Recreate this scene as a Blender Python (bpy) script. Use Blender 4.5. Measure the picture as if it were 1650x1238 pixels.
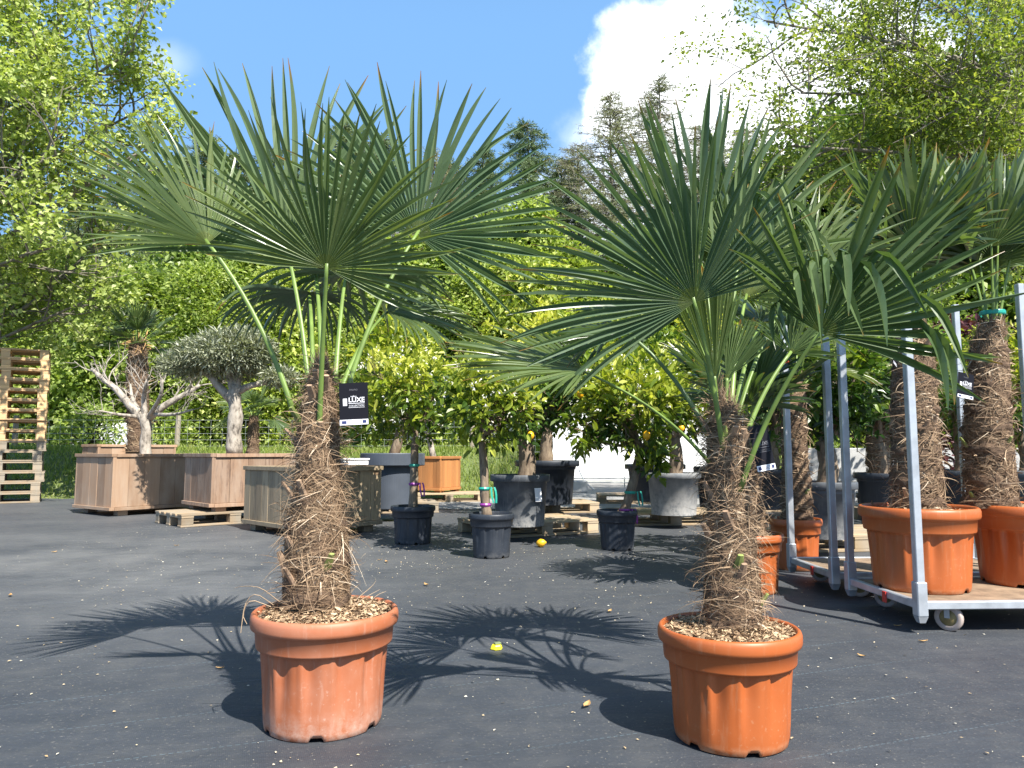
import bpy, math, random
import numpy as np
from mathutils import Vector, Matrix, Quaternion

sc = bpy.context.scene
for o in list(bpy.data.objects):
    bpy.data.objects.remove(o)
R_ = math.radians
# ------------------------------------------------------------------ camera
CAM_H, F, PITCH = 0.8, 1190.0, R_(5.33)
cam = bpy.data.cameras.new('camera')
cam.sensor_width = 36.0
cam.lens = 36.0 * F / 1650.0
cam.clip_start, cam.clip_end = 0.05, 2000
camo = bpy.data.objects.new('camera', cam)
camo.location = (0, 0, CAM_H)
camo.rotation_euler = (R_(90) + PITCH, 0, 0)
sc.collection.objects.link(camo)
sc.camera = camo
# ------------------------------------------------------------------ sky and sun
SUN = Vector((0.50, -0.70, 1.0)).normalized()
SUN_EL = math.asin(SUN.z)
w = bpy.data.worlds.new('World')
sc.world = w
w.use_nodes = True
wt = w.node_tree
wt.nodes.clear()


def N(t, typ, **kw):
    n = t.nodes.new(typ)
    for k, v in kw.items():
        if k == 'inp':
            for a, b in v.items():
                n.inputs[a].default_value = b
        else:
            setattr(n, k, v)
    return n


def M(t, op, a, b=None, c=None, clamp=False):
    n = t.nodes.new('ShaderNodeMath')
    n.operation = op
    n.use_clamp = clamp
    for i, x in enumerate((a, b, c)):
        if x is None:
            continue
        if isinstance(x, (int, float)):
            n.inputs[i].default_value = x
        else:
            t.links.new(x, n.inputs[i])
    return n.outputs[0]


sky = N(wt, 'ShaderNodeTexSky', sky_type='NISHITA', sun_disc=False, sun_elevation=SUN_EL,
        sun_rotation=math.atan2(SUN.x, SUN.y), altitude=0, air_density=1.0, dust_density=1.4, ozone_density=1.6)
bg = N(wt, 'ShaderNodeBackground', inp={'Strength': 0.07})
wt.links.new(sky.outputs[0], bg.inputs[0])
tc = N(wt, 'ShaderNodeTexCoord')
sp = N(wt, 'ShaderNodeSeparateXYZ')
wt.links.new(tc.outputs['Generated'], sp.inputs[0])
yy = M(wt, 'MAXIMUM', sp.outputs[1], 0.02)
px_ = M(wt, 'DIVIDE', sp.outputs[0], yy)
pz_ = M(wt, 'DIVIDE', sp.outputs[2], yy)
nz = N(wt, 'ShaderNodeTexNoise', inp={'Scale': 7.0, 'Detail': 9.0, 'Roughness': 0.58})
wt.links.new(tc.outputs['Generated'], nz.inputs['Vector'])
nn = M(wt, 'SUBTRACT', nz.outputs[0], 0.5)
front = M(wt, 'GREATER_THAN', sp.outputs[1], 0.03)


def cloud(cx, cz, a, b, amp, lo, hi, peak):
    ex = M(wt, 'DIVIDE', M(wt, 'SUBTRACT', px_, cx), a)
    ez = M(wt, 'DIVIDE', M(wt, 'SUBTRACT', pz_, cz), b)
    e = M(wt, 'SQRT', M(wt, 'ADD', M(wt, 'MULTIPLY', ex, ex), M(wt, 'MULTIPLY', ez, ez)))
    e = M(wt, 'ADD', e, M(wt, 'MULTIPLY', nn, amp))
    mr = N(wt, 'ShaderNodeMapRange', interpolation_type='SMOOTHSTEP', inp={'From Min': lo, 'From Max': hi, 'To Min': peak, 'To Max': 0.0})
    wt.links.new(e, mr.inputs[0])
    return M(wt, 'MULTIPLY', mr.outputs[0], front)


ms = [cloud(0.275, 0.51, 0.155, 0.13, 1.9, 0.74, 1.14, 1.0), cloud(0.52, 0.47, 0.26, 0.17, 1.2, 0.75, 1.15, 1.0),
      cloud(0.22, 0.30, 0.20, 0.17, 1.4, 0.5, 1.3, 0.75), cloud(-0.49, 0.55, 0.05, 0.03, 1.6, 0.2, 1.4, 0.18),
      cloud(-0.02, 0.20, 0.3, 0.12, 1.6, 0.5, 1.3, 0.6), cloud(0.55, 0.25, 0.5, 0.25, 1.0, 0.6, 1.2, 0.9)]
m = ms[0]
for q in ms[1:]:
    m = M(wt, 'MAXIMUM', m, q)
bgc = N(wt, 'ShaderNodeBackground', inp={'Color': (0.95, 0.97, 1.0, 1), 'Strength': 1.05})
sky_glow = N(wt, 'ShaderNodeBackground', inp={'Color': (0.25, 0.54, 1.0, 1), 'Strength': 0.60})   # added blue glow that brightens the sky
mv = N(wt, 'ShaderNodeMixShader')
vf = N(wt, 'ShaderNodeMapRange', interpolation_type='SMOOTHSTEP', inp={'From Min': 0.50, 'From Max': 0.82, 'To Min': 0.72, 'To Max': 0.12})   # added glow is strong low down, weak overhead to cut fill light
wt.links.new(sp.outputs[2], vf.inputs[0])
wt.links.new(vf.outputs[0], mv.inputs[0])
wt.links.new(bg.outputs[0], mv.inputs[1])
wt.links.new(sky_glow.outputs[0], mv.inputs[2])
mx = N(wt, 'ShaderNodeMixShader')
wt.links.new(m, mx.inputs[0])
wt.links.new(mv.outputs[0], mx.inputs[1])
wt.links.new(bgc.outputs[0], mx.inputs[2])
wo = N(wt, 'ShaderNodeOutputWorld')
wt.links.new(mx.outputs[0], wo.inputs[0])

sun = bpy.data.lights.new('sun', 'SUN')
sun.energy = 5.0
sun.angle = R_(0.5)
sun.color = (1.0, 0.955, 0.88)
suno = bpy.data.objects.new('sun', sun)
suno.rotation_euler = SUN.to_track_quat('Z', 'Y').to_euler()
suno.location = SUN * 30
sc.collection.objects.link(suno)
sc.view_settings.view_transform = 'Standard'
sc.view_settings.look = 'None'
sc.view_settings.gamma = 1
sc.view_settings.exposure = 1.05
sc.cycles.max_bounces = 6
sc.cycles.transparent_max_bounces = 4
sc.cycles.use_adaptive_sampling = True

# ------------------------------------------------------------------ helpers
CP, SP_ = math.cos(PITCH), math.sin(PITCH)


def at(x, y, Y):
    """photo pixel + depth -> point in the world"""
    u, v = (x - 825) / F, (619 - y) / F
    dy, dz = CP - v * SP_, SP_ + v * CP
    t = Y / dy
    return Vector((u * t, Y, CAM_H + dz * t))


def gd(x, y, z=0.0):
    u, v = (x - 825) / F, (619 - y) / F
    dy, dz = CP - v * SP_, SP_ + v * CP
    t = (z - CAM_H) / dz
    return Vector((u * t, dy * t, z))


class MB:
    def __init__(s):
        s.v, s.f, s.r, s.t, s.n = [], [], [], [], 0

    def add(s, v, faces, rnd=0.5, tt=0.0):
        v = np.asarray(v, dtype=np.float64).reshape(-1, 3)
        k = len(v)
        for f in faces:
            f = np.asarray(f, dtype=np.int64)
            if f.size:
                s.f.append(f + s.n)
        s.v.append(v)
        s.r.append(np.broadcast_to(np.asarray(rnd, dtype=np.float64), (k,)).copy())
        s.t.append(np.broadcast_to(np.asarray(tt, dtype=np.float64), (k,)).copy())
        s.n += k

    def box(s, c, size, rot=None, rnd=0.5, tt=0.0, taper=1.0):
        x, y, z = [q / 2 for q in size]
        v = np.array([(-x, -y, -z), (x, -y, -z), (x, y, -z), (-x, y, -z), (-x * taper, -y * taper, z), (x * taper, -y * taper, z), (x * taper, y * taper, z), (-x * taper, y * taper, z)])
        if rot is not None:
            v = v @ np.array(rot.to_3x3()).T
        s.add(v + np.array(c), [[(0, 3, 2, 1), (4, 5, 6, 7), (0, 1, 5, 4), (1, 2, 6, 5), (2, 3, 7, 6), (3, 0, 4, 7)]], rnd, tt)

    def bbox(s, c, size, b=0.004, rot=None, rnd=0.5):
        """box with chamfered edges"""
        h = [q / 2 for q in size]
        vs, idx = [], {}
        for sx in (-1, 1):
            for sy in (-1, 1):
                for sz in (-1, 1):
                    sg = (sx, sy, sz)
                    for ax in range(3):
                        p = [sg[i] * (h[i] - (b if i != ax else 0)) for i in range(3)]
                        idx[(sg, ax)] = len(vs)
                        vs.append(p)
        quads, tris = [], []
        for ax in range(3):
            a1, a2 = (ax + 1) % 3, (ax + 2) % 3
            for sd in (-1, 1):
                q = []
                for (p1, p2) in ((-1, -1), (1, -1), (1, 1), (-1, 1)):
                    sg = [0, 0, 0]
                    sg[ax], sg[a1], sg[a2] = sd, p1, p2
                    q.append(idx[(tuple(sg), ax)])
                quads.append(q if sd > 0 else q[::-1])
        for ax in range(3):
            a1, a2 = (ax + 1) % 3, (ax + 2) % 3
            for p1 in (-1, 1):
                for p2 in (-1, 1):
                    s0, s1 = [0] * 3, [0] * 3
                    s0[ax], s1[ax] = -1, 1
                    for q in (s0, s1):
                        q[a1], q[a2] = p1, p2
                    q = [idx[(tuple(s0), a1)], idx[(tuple(s1), a1)], idx[(tuple(s1), a2)], idx[(tuple(s0), a2)]]
                    quads.append(q if p1 * p2 < 0 else q[::-1])
        for sx in (-1, 1):
            for sy in (-1, 1):
                for sz in (-1, 1):
                    q = [idx[((sx, sy, sz), k)] for k in range(3)]
                    tris.append(q if sx * sy * sz > 0 else q[::-1])
        v = np.array(vs)
        if rot is not None:
            v = v @ np.array(rot.to_3x3()).T
        s.add(v + np.array(c), [quads, tris], rnd)

    def tube(s, pts, rad, n=8, rnd=0.5, flat=1.0, cap=True, tt=None):
        P = np.array([tuple(p) for p in pts], dtype=float)
        k = len(P)
        if np.isscalar(rad):
            rad = [rad] * k
        T = np.gradient(P, axis=0)
        T /= np.linalg.norm(T, axis=1)[:, None] + 1e-9
        ref = np.array((0, 0, 1.0)) if abs(T[0][2]) < 0.9 else np.array((0, 1.0, 0))
        vs = []
        a = np.linspace(0, 2 * math.pi, n, endpoint=False)
        for i in range(k):
            A = np.cross(ref, T[i])
            nA = np.linalg.norm(A)
            A = A / nA if nA > 1e-6 else np.array((1.0, 0, 0))
            B = np.cross(T[i], A)
            ref = B if nA > 1e-6 else ref
            vs.append(P[i] + rad[i] * (np.cos(a)[:, None] * A + flat * np.sin(a)[:, None] * B))
        v = np.concatenate(vs)
        q = []
        for i in range(k - 1):
            for j in range(n):
                j2 = (j + 1) % n
                q.append((i * n + j, i * n + j2, (i + 1) * n + j2, (i + 1) * n + j))
        tr = []
        if cap:
            v = np.concatenate([v, P[:1], P[-1:]])
            b0, b1 = k * n, k * n + 1
            for j in range(n):
                j2 = (j + 1) % n
                tr.append((b0, j2, j))
                tr.append((b1, (k - 1) * n + j, (k - 1) * n + j2))
        s.add(v, [q, tr], rnd, 0.0 if tt is None else tt)

    def lathe(s, prof, n=64, fn=None, c=(0, 0, 0), rnd=0.5, closed_top=False, closed_bot=False):
        a = np.linspace(0, 2 * math.pi, n, endpoint=False)
        rows, tts = [], []
        for i, (r, z) in enumerate(prof):
            rr, zz = (fn(i, r, z, a) if fn else (np.full(n, r), np.full(n, z)))
            rows.append(np.stack([np.cos(a) * rr, np.sin(a) * rr, zz + 0 * a], 1))
            tts.append(np.full(n, z))
        v = np.concatenate(rows) + np.array(c)
        k = len(prof)
        i, j = np.meshgrid(np.arange(k - 1), np.arange(n), indexing='ij')
        j2 = (j + 1) % n
        q = np.stack([i * n + j, i * n + j2, (i + 1) * n + j2, (i + 1) * n + j], -1).reshape(-1, 4)
        tr = []
        t = np.concatenate(tts)
        if closed_top:
            v = np.concatenate([v, [np.array(c) + (0, 0, prof[-1][1])]])
            t = np.append(t, prof[-1][1])
            m_ = len(v) - 1
            tr += [(m_, (k - 1) * n + x, (k - 1) * n + (x + 1) % n) for x in range(n)]
        if closed_bot:
            v = np.concatenate([v, [np.array(c) + (0, 0, prof[0][1])]])
            t = np.append(t, prof[0][1])
            m_ = len(v) - 1
            tr += [(m_, (x + 1) % n, x) for x in range(n)]
        s.add(v, [q, tr], rnd, t)

    def build(s, name, mat, parent=None, org=(0, 0, 0), smooth=False):
        v = np.concatenate(s.v) - np.array(tuple(org))
        me = bpy.data.meshes.new(name)
        me.vertices.add(len(v))
        me.vertices.foreach_set('co', v.ravel())
        loops, starts, tot, cur = [], [], [], 0
        for f in s.f:
            k = f.shape[1]
            loops.append(f.ravel())
            starts.append(cur + np.arange(len(f)) * k)
            tot.append(np.full(len(f), k))
            cur += f.size
        loops = np.concatenate(loops)
        starts = np.concatenate(starts)
        me.loops.add(len(loops))
        me.loops.foreach_set('vertex_index', loops.astype(np.int32))
        me.polygons.add(len(starts))
        me.polygons.foreach_set('loop_start', starts.astype(np.int32))
        me.polygons.foreach_set('loop_total', np.concatenate(tot).astype(np.int32))
        me.polygons.foreach_set('use_smooth', np.full(len(starts), bool(smooth)))
        for nm, arr in (('rnd', s.r), ('tt', s.t)):
            at_ = me.attributes.new(nm, 'FLOAT', 'POINT')
            at_.data.foreach_set('value', np.concatenate(arr).astype(np.float32))
        me.update(calc_edges=True)
        me.validate()
        if mat:
            me.materials.append(mat)
        o = bpy.data.objects.new(name, me)
        sc.collection.objects.link(o)
        if parent:
            o.parent = parent
        return o


def tag(o, label=None, cat=None, group=None, kind=None):
    for k, v in (('label', label), ('category', cat), ('group', group), ('kind', kind)):
        if v:
            o[k] = v
    return o


def thing(name, loc, label, cat, group=None, rz=0.0):
    o = bpy.data.objects.new(name, None)
    o.empty_display_size = 0.1
    o.location = loc
    o.rotation_euler = (0, 0, rz)
    sc.collection.objects.link(o)
    return tag(o, label, cat, group)


def copy_tree(o, parent=None):
    c = o.copy()
    sc.collection.objects.link(c)
    if parent is not None:
        c.parent = parent
    for ch in list(o.children):
        copy_tree(ch, c)
    return c


def dup(o, loc, rz, label, group=None, scale=1.0):
    c = copy_tree(o)
    c.location = loc
    c.rotation_euler = (0, 0, rz)
    c.scale = (scale, scale, scale) if np.isscalar(scale) else scale
    c['label'] = label
    if group:
        c['group'] = group
    return c


def rotz(a):
    return Matrix.Rotation(a, 3, 'Z')


def nrm(v):
    return v / (np.linalg.norm(v, axis=-1, keepdims=True) + 1e-9)


def bez(p0, p1, p2, n=10):
    p0, p1, p2 = Vector(p0), Vector(p1), Vector(p2)
    return [p0 * (1 - t) ** 2 + p1 * 2 * t * (1 - t) + p2 * t * t for t in [i / (n - 1) for i in range(n)]]


def smoothpath(pts, n=20):
    """Catmull-Rom through points (any dimension)"""
    P = np.array([tuple(p) for p in pts], dtype=float)
    P = np.concatenate([[2 * P[0] - P[1]], P, [2 * P[-1] - P[-2]]])
    out = []
    k = len(P) - 3
    for i in range(n):
        t = i / (n - 1) * k
        j = min(int(t), k - 1)
        u = t - j
        a, b, c, d = P[j], P[j + 1], P[j + 2], P[j + 3]
        out.append(0.5 * (2 * b + (c - a) * u + (2 * a - 5 * b + 4 * c - d) * u * u + (3 * b - a - 3 * c + d) * u ** 3))
    return np.array(out)


# ------------------------------------------------------------------ materials
def newmat(name):
    m_ = bpy.data.materials.new(name)
    m_.use_nodes = True
    t = m_.node_tree
    b = t.nodes['Principled BSDF']
    return m_, t, b


def ramp(t, fac, stops, interp='LINEAR'):
    r = t.nodes.new('ShaderNodeValToRGB')
    r.color_ramp.interpolation = interp
    el = r.color_ramp.elements
    while len(el) < len(stops):
        el.new(0.5)
    for e, (p, c) in zip(el, stops):
        e.position = p
        e.color = (*c, 1) if len(c) == 3 else c
    t.links.new(fac, r.inputs[0])
    return r.outputs[0]


def attr(t, name):
    a = t.nodes.new('ShaderNodeAttribute')
    a.attribute_name = name
    return a.outputs['Fac']


def mixc(t, fac, a, b, mode='MIX'):
    n = t.nodes.new('ShaderNodeMix')
    n.data_type = 'RGBA'
    n.blend_type = mode
    for sock, x in ((n.inputs[0], fac), (n.inputs[6], a), (n.inputs[7], b)):
        if isinstance(x, (int, float)):
            sock.default_value = x
        elif isinstance(x, tuple):
            sock.default_value = (*x, 1)
        else:
            t.links.new(x, sock)
    return n.outputs[2]


def noise(t, scale, detail=4, rough=0.55, vec=None, out=0):
    n = t.nodes.new('ShaderNodeTexNoise')
    n.inputs['Scale'].default_value = scale
    n.inputs['Detail'].default_value = detail
    n.inputs['Roughness'].default_value = rough
    if vec is not None:
        t.links.new(vec, n.inputs['Vector'])
    return n.outputs[out]


def objco(t, scale=(1, 1, 1), rot=(0, 0, 0)):
    c = t.nodes.new('ShaderNodeTexCoord')
    mp = t.nodes.new('ShaderNodeMapping')
    mp.inputs['Scale'].default_value = scale
    mp.inputs['Rotation'].default_value = rot
    t.links.new(c.outputs['Object'], mp.inputs[0])
    return mp.outputs[0]


def bump(t, b, h, strength=0.3, dist=0.01):
    n = t.nodes.new('ShaderNodeBump')
    n.inputs['Strength'].default_value = strength
    n.inputs['Distance'].default_value = dist
    t.links.new(h, n.inputs['Height'])
    t.links.new(n.outputs[0], b.inputs['Normal'])


def foliage(name, stops, transl=0.35, rough=0.45, spec=0.5, tcol=(1.25, 1.3, 0.55)):
    m_, t, b = newmat(name)
    c = ramp(t, attr(t, 'rnd'), stops)
    oi = t.nodes.new('ShaderNodeObjectInfo')
    c = mixc(t, 1.0, c, ramp(t, oi.outputs['Random'], [(0, (0.72, 0.78, 0.8)), (0.5, (1, 1, 1)), (1, (1.22, 1.12, 1.0))]), 'MULTIPLY')
    t.links.new(c, b.inputs['Base Color'])
    b.inputs['Roughness'].default_value = rough
    b.inputs['Specular IOR Level'].default_value = spec
    tr = t.nodes.new('ShaderNodeBsdfTranslucent')
    t.links.new(mixc(t, 1.0, c, tcol, 'MULTIPLY'), tr.inputs[0])
    mx_ = t.nodes.new('ShaderNodeMixShader')
    mx_.inputs[0].default_value = transl
    t.links.new(b.outputs[0], mx_.inputs[1])
    t.links.new(tr.outputs[0], mx_.inputs[2])
    t.links.new(mx_.outputs[0], t.nodes['Material Output'].inputs[0])
    return m_


def palm_mat(name, a, bcol, tip, rough=0.34):
    m_, t, b = newmat(name)
    tt = attr(t, 'tt')
    rn = attr(t, 'rnd')
    base = mixc(t, rn, a, bcol)
    nz_ = noise(t, 30, 3, vec=objco(t))
    base = mixc(t, M(t, 'MULTIPLY', nz_, 0.5), base, tuple(x * 1.5 for x in a))
    oi = t.nodes.new('ShaderNodeObjectInfo')
    base = mixc(t, 1.0, base, ramp(t, oi.outputs['Random'], [(0, (0.78, 0.84, 0.9)), (0.5, (1, 1, 1)), (1, (1.25, 1.15, 0.9))]), 'MULTIPLY')
    hub = M(t, 'LESS_THAN', tt, 0.09)
    base = mixc(t, M(t, 'MULTIPLY', hub, 0.5), base, (0.17, 0.2, 0.05))
    e = M(t, 'ADD', tt, M(t, 'MULTIPLY', M(t, 'SUBTRACT', rn, 0.5), 0.16))
    mr = t.nodes.new('ShaderNodeMapRange')
    mr.inputs['From Min'].default_value = 0.94
    mr.inputs['From Max'].default_value = 1.05
    t.links.new(e, mr.inputs[0])
    base = mixc(t, mr.outputs[0], base, tip)
    t.links.new(base, b.inputs['Base Color'])
    b.inputs['Roughness'].default_value = rough
    b.inputs['Specular IOR Level'].default_value = 0.72
    tr = t.nodes.new('ShaderNodeBsdfTranslucent')
    t.links.new(mixc(t, 1.0, base, (1.5, 1.6, 0.6), 'MULTIPLY'), tr.inputs[0])
    mx_ = t.nodes.new('ShaderNodeMixShader')
    mx_.inputs[0].default_value = 0.26
    t.links.new(b.outputs[0], mx_.inputs[1])
    t.links.new(tr.outputs[0], mx_.inputs[2])
    t.links.new(mx_.outputs[0], t.nodes['Material Output'].inputs[0])
    return m_


def simple(name, col, rough=0.6, metal=0.0, spec=0.5, var=0.0, vscale=20, bmp=0.0):
    m_, t, b = newmat(name)
    b.inputs['Base Color'].default_value = (*col, 1)
    b.inputs['Roughness'].default_value = rough
    b.inputs['Metallic'].default_value = metal
    b.inputs['Specular IOR Level'].default_value = spec
    if var or bmp:
        nz_ = noise(t, vscale, 6, 0.6, objco(t))
        if var:
            c = ramp(t, nz_, [(0.3, tuple(x * (1 - var) for x in col)), (0.7, tuple(min(1, x * (1 + var)) for x in col))])
            t.links.new(c, b.inputs['Base Color'])
        if bmp:
            bump(t, b, nz_, bmp, 0.01)
    return m_


def plastic_pot(name, col, fade, dirt, rough=0.42, fadeamt=0.6, dirth=0.06):
    m_, t, b = newmat(name)
    oc = objco(t)
    n1 = noise(t, 6, 5, 0.6, oc)
    base = mixc(t, M(t, 'MULTIPLY', ramp(t, n1, [(0.38, (0, 0, 0)), (0.66, (1, 1, 1))]), fadeamt), col, fade)
    n2 = noise(t, 26, 8, 0.7, oc)
    tt = attr(t, 'tt')
    low = t.nodes.new('ShaderNodeMapRange')
    low.inputs['From Min'].default_value = 0.0
    low.inputs['From Max'].default_value = dirth
    low.inputs['To Min'].default_value = 1.0
    low.inputs['To Max'].default_value = 0.0
    t.links.new(tt, low.inputs[0])
    dm = M(t, 'MULTIPLY', low.outputs[0], ramp(t, n2, [(0.38, (0, 0, 0)), (0.6, (1, 1, 1))]))
    base = mixc(t, M(t, 'MULTIPLY', dm, 0.8), base, dirt)
    # vertical streaks and scuffs
    n3 = noise(t, 9, 6, 0.65, objco(t, (6, 6, 0.7)))
    base = mixc(t, M(t, 'MULTIPLY', ramp(t, n3, [(0.56, (0, 0, 0)), (0.72, (1, 1, 1))]), 0.3), base, dirt)
    n4 = noise(t, 70, 4, 0.6, oc)   # splashes of soil and small scuffs
    base = mixc(t, M(t, 'MULTIPLY', M(t, 'MULTIPLY', ramp(t, n4, [(0.60, (0, 0, 0)), (0.68, (1, 1, 1))]), ramp(t, noise(t, 3, 4, 0.6, oc), [(0.45, (0, 0, 0)), (0.65, (1, 1, 1))])), 0.45), base, dirt)
    t.links.new(base, b.inputs['Base Color'])
    rr = t.nodes.new('ShaderNodeMapRange')
    rr.inputs['To Min'].default_value = rough - 0.06
    rr.inputs['To Max'].default_value = rough + 0.2
    t.links.new(n1, rr.inputs[0])
    t.links.new(rr.outputs[0], b.inputs['Roughness'])
    bump(t, b, n2, 0.06, 0.004)
    return m_


def wood(name, a, bcol, grey=(0.3, 0.27, 0.23), gamt=0.3, vertical=True, stain=None):
    m_, t, b = newmat(name)
    s = (28, 28, 1.6) if vertical else (1.6, 28, 28)
    g = noise(t, 1.6, 7, 0.62, objco(t, s))
    c = mixc(t, g, a, bcol)
    c = mixc(t, 1.0, c, ramp(t, attr(t, 'rnd'), [(0, (0.72, 0.70, 0.68)), (0.5, (0.98, 0.98, 0.98)), (1, (1.22, 1.2, 1.18))]), 'MULTIPLY')
    n2 = noise(t, 5, 5, 0.6, objco(t, (1, 1, 0.35)))
    c = mixc(t, M(t, 'MULTIPLY', ramp(t, n2, [(0.42, (0, 0, 0)), (0.65, (1, 1, 1))]), gamt), c, grey)
    if stain:
        n3 = noise(t, 9, 6, 0.7, objco(t, (3, 3, 0.4)))
        c = mixc(t, M(t, 'MULTIPLY', ramp(t, n3, [(0.52, (0, 0, 0)), (0.66, (1, 1, 1))]), 0.65), c, stain)
    t.links.new(c, b.inputs['Base Color'])
    b.inputs['Roughness'].default_value = 0.75
    bump(t, b, g, 0.25, 0.004)
    return m_


MT = {}
MT['palm'] = palm_mat('palm_leaf_blue_green', (0.086, 0.138, 0.070), (0.185, 0.232, 0.115), (0.34, 0.15, 0.03), 0.30)
MT['palm_y'] = palm_mat('palm_leaf_mid_green', (0.080, 0.128, 0.048), (0.16, 0.205, 0.078), (0.38, 0.17, 0.03))
MT['palm_d'] = palm_mat('palm_leaf_dark_green', (0.05, 0.09, 0.032), (0.105, 0.145, 0.048), (0.30, 0.16, 0.04))
MT['petiole'] = simple('petiole_green', (0.155, 0.235, 0.05), 0.42, var=0.25, vscale=14)
MT['petiole_d'] = simple('petiole_dark', (0.10, 0.16, 0.05), 0.42, var=0.25, vscale=14)
MT['leafbase'] = simple('cut_leaf_base', (0.33, 0.22, 0.14), 0.8, var=0.4, vscale=30, bmp=0.3)
MT['leafbase_g'] = simple('green_leaf_base', (0.22, 0.26, 0.07), 0.6, var=0.4, vscale=30)
mm, t, b = newmat('palm_fibre')
t.links.new(ramp(t, attr(t, 'rnd'), [(0.0, (0.06, 0.032, 0.018)), (0.45, (0.22, 0.14, 0.08)), (0.8, (0.40, 0.28, 0.17)), (1.0, (0.62, 0.50, 0.36))]), b.inputs['Base Color'])
b.inputs['Roughness'].default_value = 0.8
MT['fibre'] = mm
mm, t, b = newmat('palm_trunk')
g = noise(t, 9, 8, 0.7, objco(t, (3, 3, 9)))
t.links.new(ramp(t, g, [(0.3, (0.045, 0.026, 0.015)), (0.55, (0.16, 0.10, 0.06)), (0.75, (0.30, 0.20, 0.125))]), b.inputs['Base Color'])
b.inputs['Roughness'].default_value = 0.9
bump(t, b, g, 0.9, 0.02)
MT['palmtrunk'] = mm
mm, t, b = newmat('mulch')
t.links.new(ramp(t, attr(t, 'rnd'), [(0, (0.09, 0.055, 0.033)), (0.5, (0.29, 0.19, 0.11)), (1, (0.60, 0.45, 0.28))]), b.inputs['Base Color'])
b.inputs['Roughness'].default_value = 0.95
MT['soil'] = mm
MT['terra'] = plastic_pot('faded_terracotta_plastic', (0.38, 0.115, 0.045), (0.42, 0.17, 0.095), (0.55, 0.38, 0.30), 0.45, 0.8, 0.085)
MT['terra2'] = plastic_pot('orange_terracotta_plastic', (0.41, 0.10, 0.022), (0.42, 0.118, 0.032), (0.50, 0.27, 0.15), 0.38, 0.5, 0.03)
MT['blackpot'] = plastic_pot('black_plastic', (0.020, 0.025, 0.034), (0.036, 0.043, 0.056), (0.12, 0.12, 0.12), 0.42, 0.6, 0.05)
MT['greypot'] = plastic_pot('dusty_grey_plastic', (0.06, 0.068, 0.08), (0.16, 0.17, 0.18), (0.33, 0.32, 0.30), 0.5, 0.8, 0.2)
MT['palepot'] = plastic_pot('pale_dusty_plastic', (0.15, 0.16, 0.17), (0.36, 0.35, 0.33), (0.45, 0.43, 0.40), 0.55, 0.9, 0.35)
MT['planter'] = simple('slate_grey_planter', (0.065, 0.077, 0.098), 0.5, var=0.12, vscale=6)
MT['wood_red'] = wood('cedar_planks', (0.41, 0.27, 0.17), (0.27, 0.165, 0.10), (0.40, 0.31, 0.23), 0.5)
MT['wood_red2'] = wood('stained_cedar_planks', (0.39, 0.255, 0.165), (0.23, 0.14, 0.09), (0.40, 0.32, 0.25), 0.5, stain=(0.10, 0.06, 0.045))
MT['wood_grey'] = wood('weathered_planks', (0.38, 0.29, 0.19), (0.22, 0.165, 0.10), (0.33, 0.27, 0.16), 0.3, stain=(0.11, 0.085, 0.05))
MT['wood_orange'] = wood('oiled_slats', (0.50, 0.22, 0.07), (0.33, 0.13, 0.04), (0.4, 0.2, 0.08), 0.3)
MT['pallet'] = wood('pallet_wood', (0.50, 0.38, 0.23), (0.33, 0.235, 0.135), (0.36, 0.32, 0.26), 0.5, vertical=False)
MT['pallet_new'] = wood('fresh_pallet_wood', (0.74, 0.50, 0.26), (0.56, 0.34, 0.155), (0.55, 0.42, 0.27), 0.2, vertical=False)
MT['pallet_old'] = wood('grey_pallet_wood', (0.38, 0.29, 0.19), (0.23, 0.165, 0.10), (0.27, 0.26, 0.22), 0.6, vertical=False)
MT['galv'] = simple('galvanised_steel', (0.50, 0.53, 0.56), 0.42, metal=0.55, var=0.22, vscale=9)
MT['ply'] = simple('plywood_deck', (0.24, 0.17, 0.11), 0.8, var=0.4, vscale=12)
MT['rubber'] = simple('wheel_tyre', (0.42, 0.34, 0.30), 0.7, var=0.2)
MT['wheelhub'] = simple('wheel_hub_brass', (0.25, 0.19, 0.08), 0.5, metal=0.3, var=0.3)
MT['darkmetal'] = simple('dark_steel', (0.06, 0.06, 0.065), 0.5, metal=0.6)
MT['red'] = simple('red_clip', (0.55, 0.04, 0.03), 0.45)
MT['orangeband'] = simple('orange_band', (0.85, 0.12, 0.02), 0.5)
MT['teal'] = simple('teal_band', (0.02, 0.32, 0.24), 0.4)
MT['purple'] = simple('purple_ribbon', (0.26, 0.04, 0.27), 0.4)
MT['tagblack'] = simple('tag_black_card', (0.008, 0.008, 0.012), 0.5, spec=0.15)
MT['tagwhite'] = simple('tag_white_strip', (0.75, 0.75, 0.78), 0.5)
MT['tagnavy'] = simple('tag_navy_print', (0.02, 0.03, 0.12), 0.5)
MT['taggrey'] = simple('tag_grey_print', (0.13, 0.13, 0.14), 0.5)
MT['white'] = simple('white_plastic', (0.80, 0.80, 0.80), 0.45, var=0.05)
MT['yellow'] = simple('yellow_plastic', (0.72, 0.66, 0.02), 0.35)
MT['lemon'] = simple('lemon_peel', (0.80, 0.42, 0.015), 0.4, bmp=0.3, vscale=60)
mm, t, b = newmat('citrus_bark')
g = noise(t, 10, 7, 0.65, objco(t, (3, 3, 1)))
t.links.new(ramp(t, g, [(0.35, (0.11, 0.075, 0.05)), (0.65, (0.27, 0.21, 0.145))]), b.inputs['Base Color'])
b.inputs['Roughness'].default_value = 0.85
bump(t, b, g, 0.5, 0.01)
MT['bark'] = mm
mm, t, b = newmat('olive_bark')
g = noise(t, 10, 7, 0.65, objco(t, (2, 2, 1)))
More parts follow.
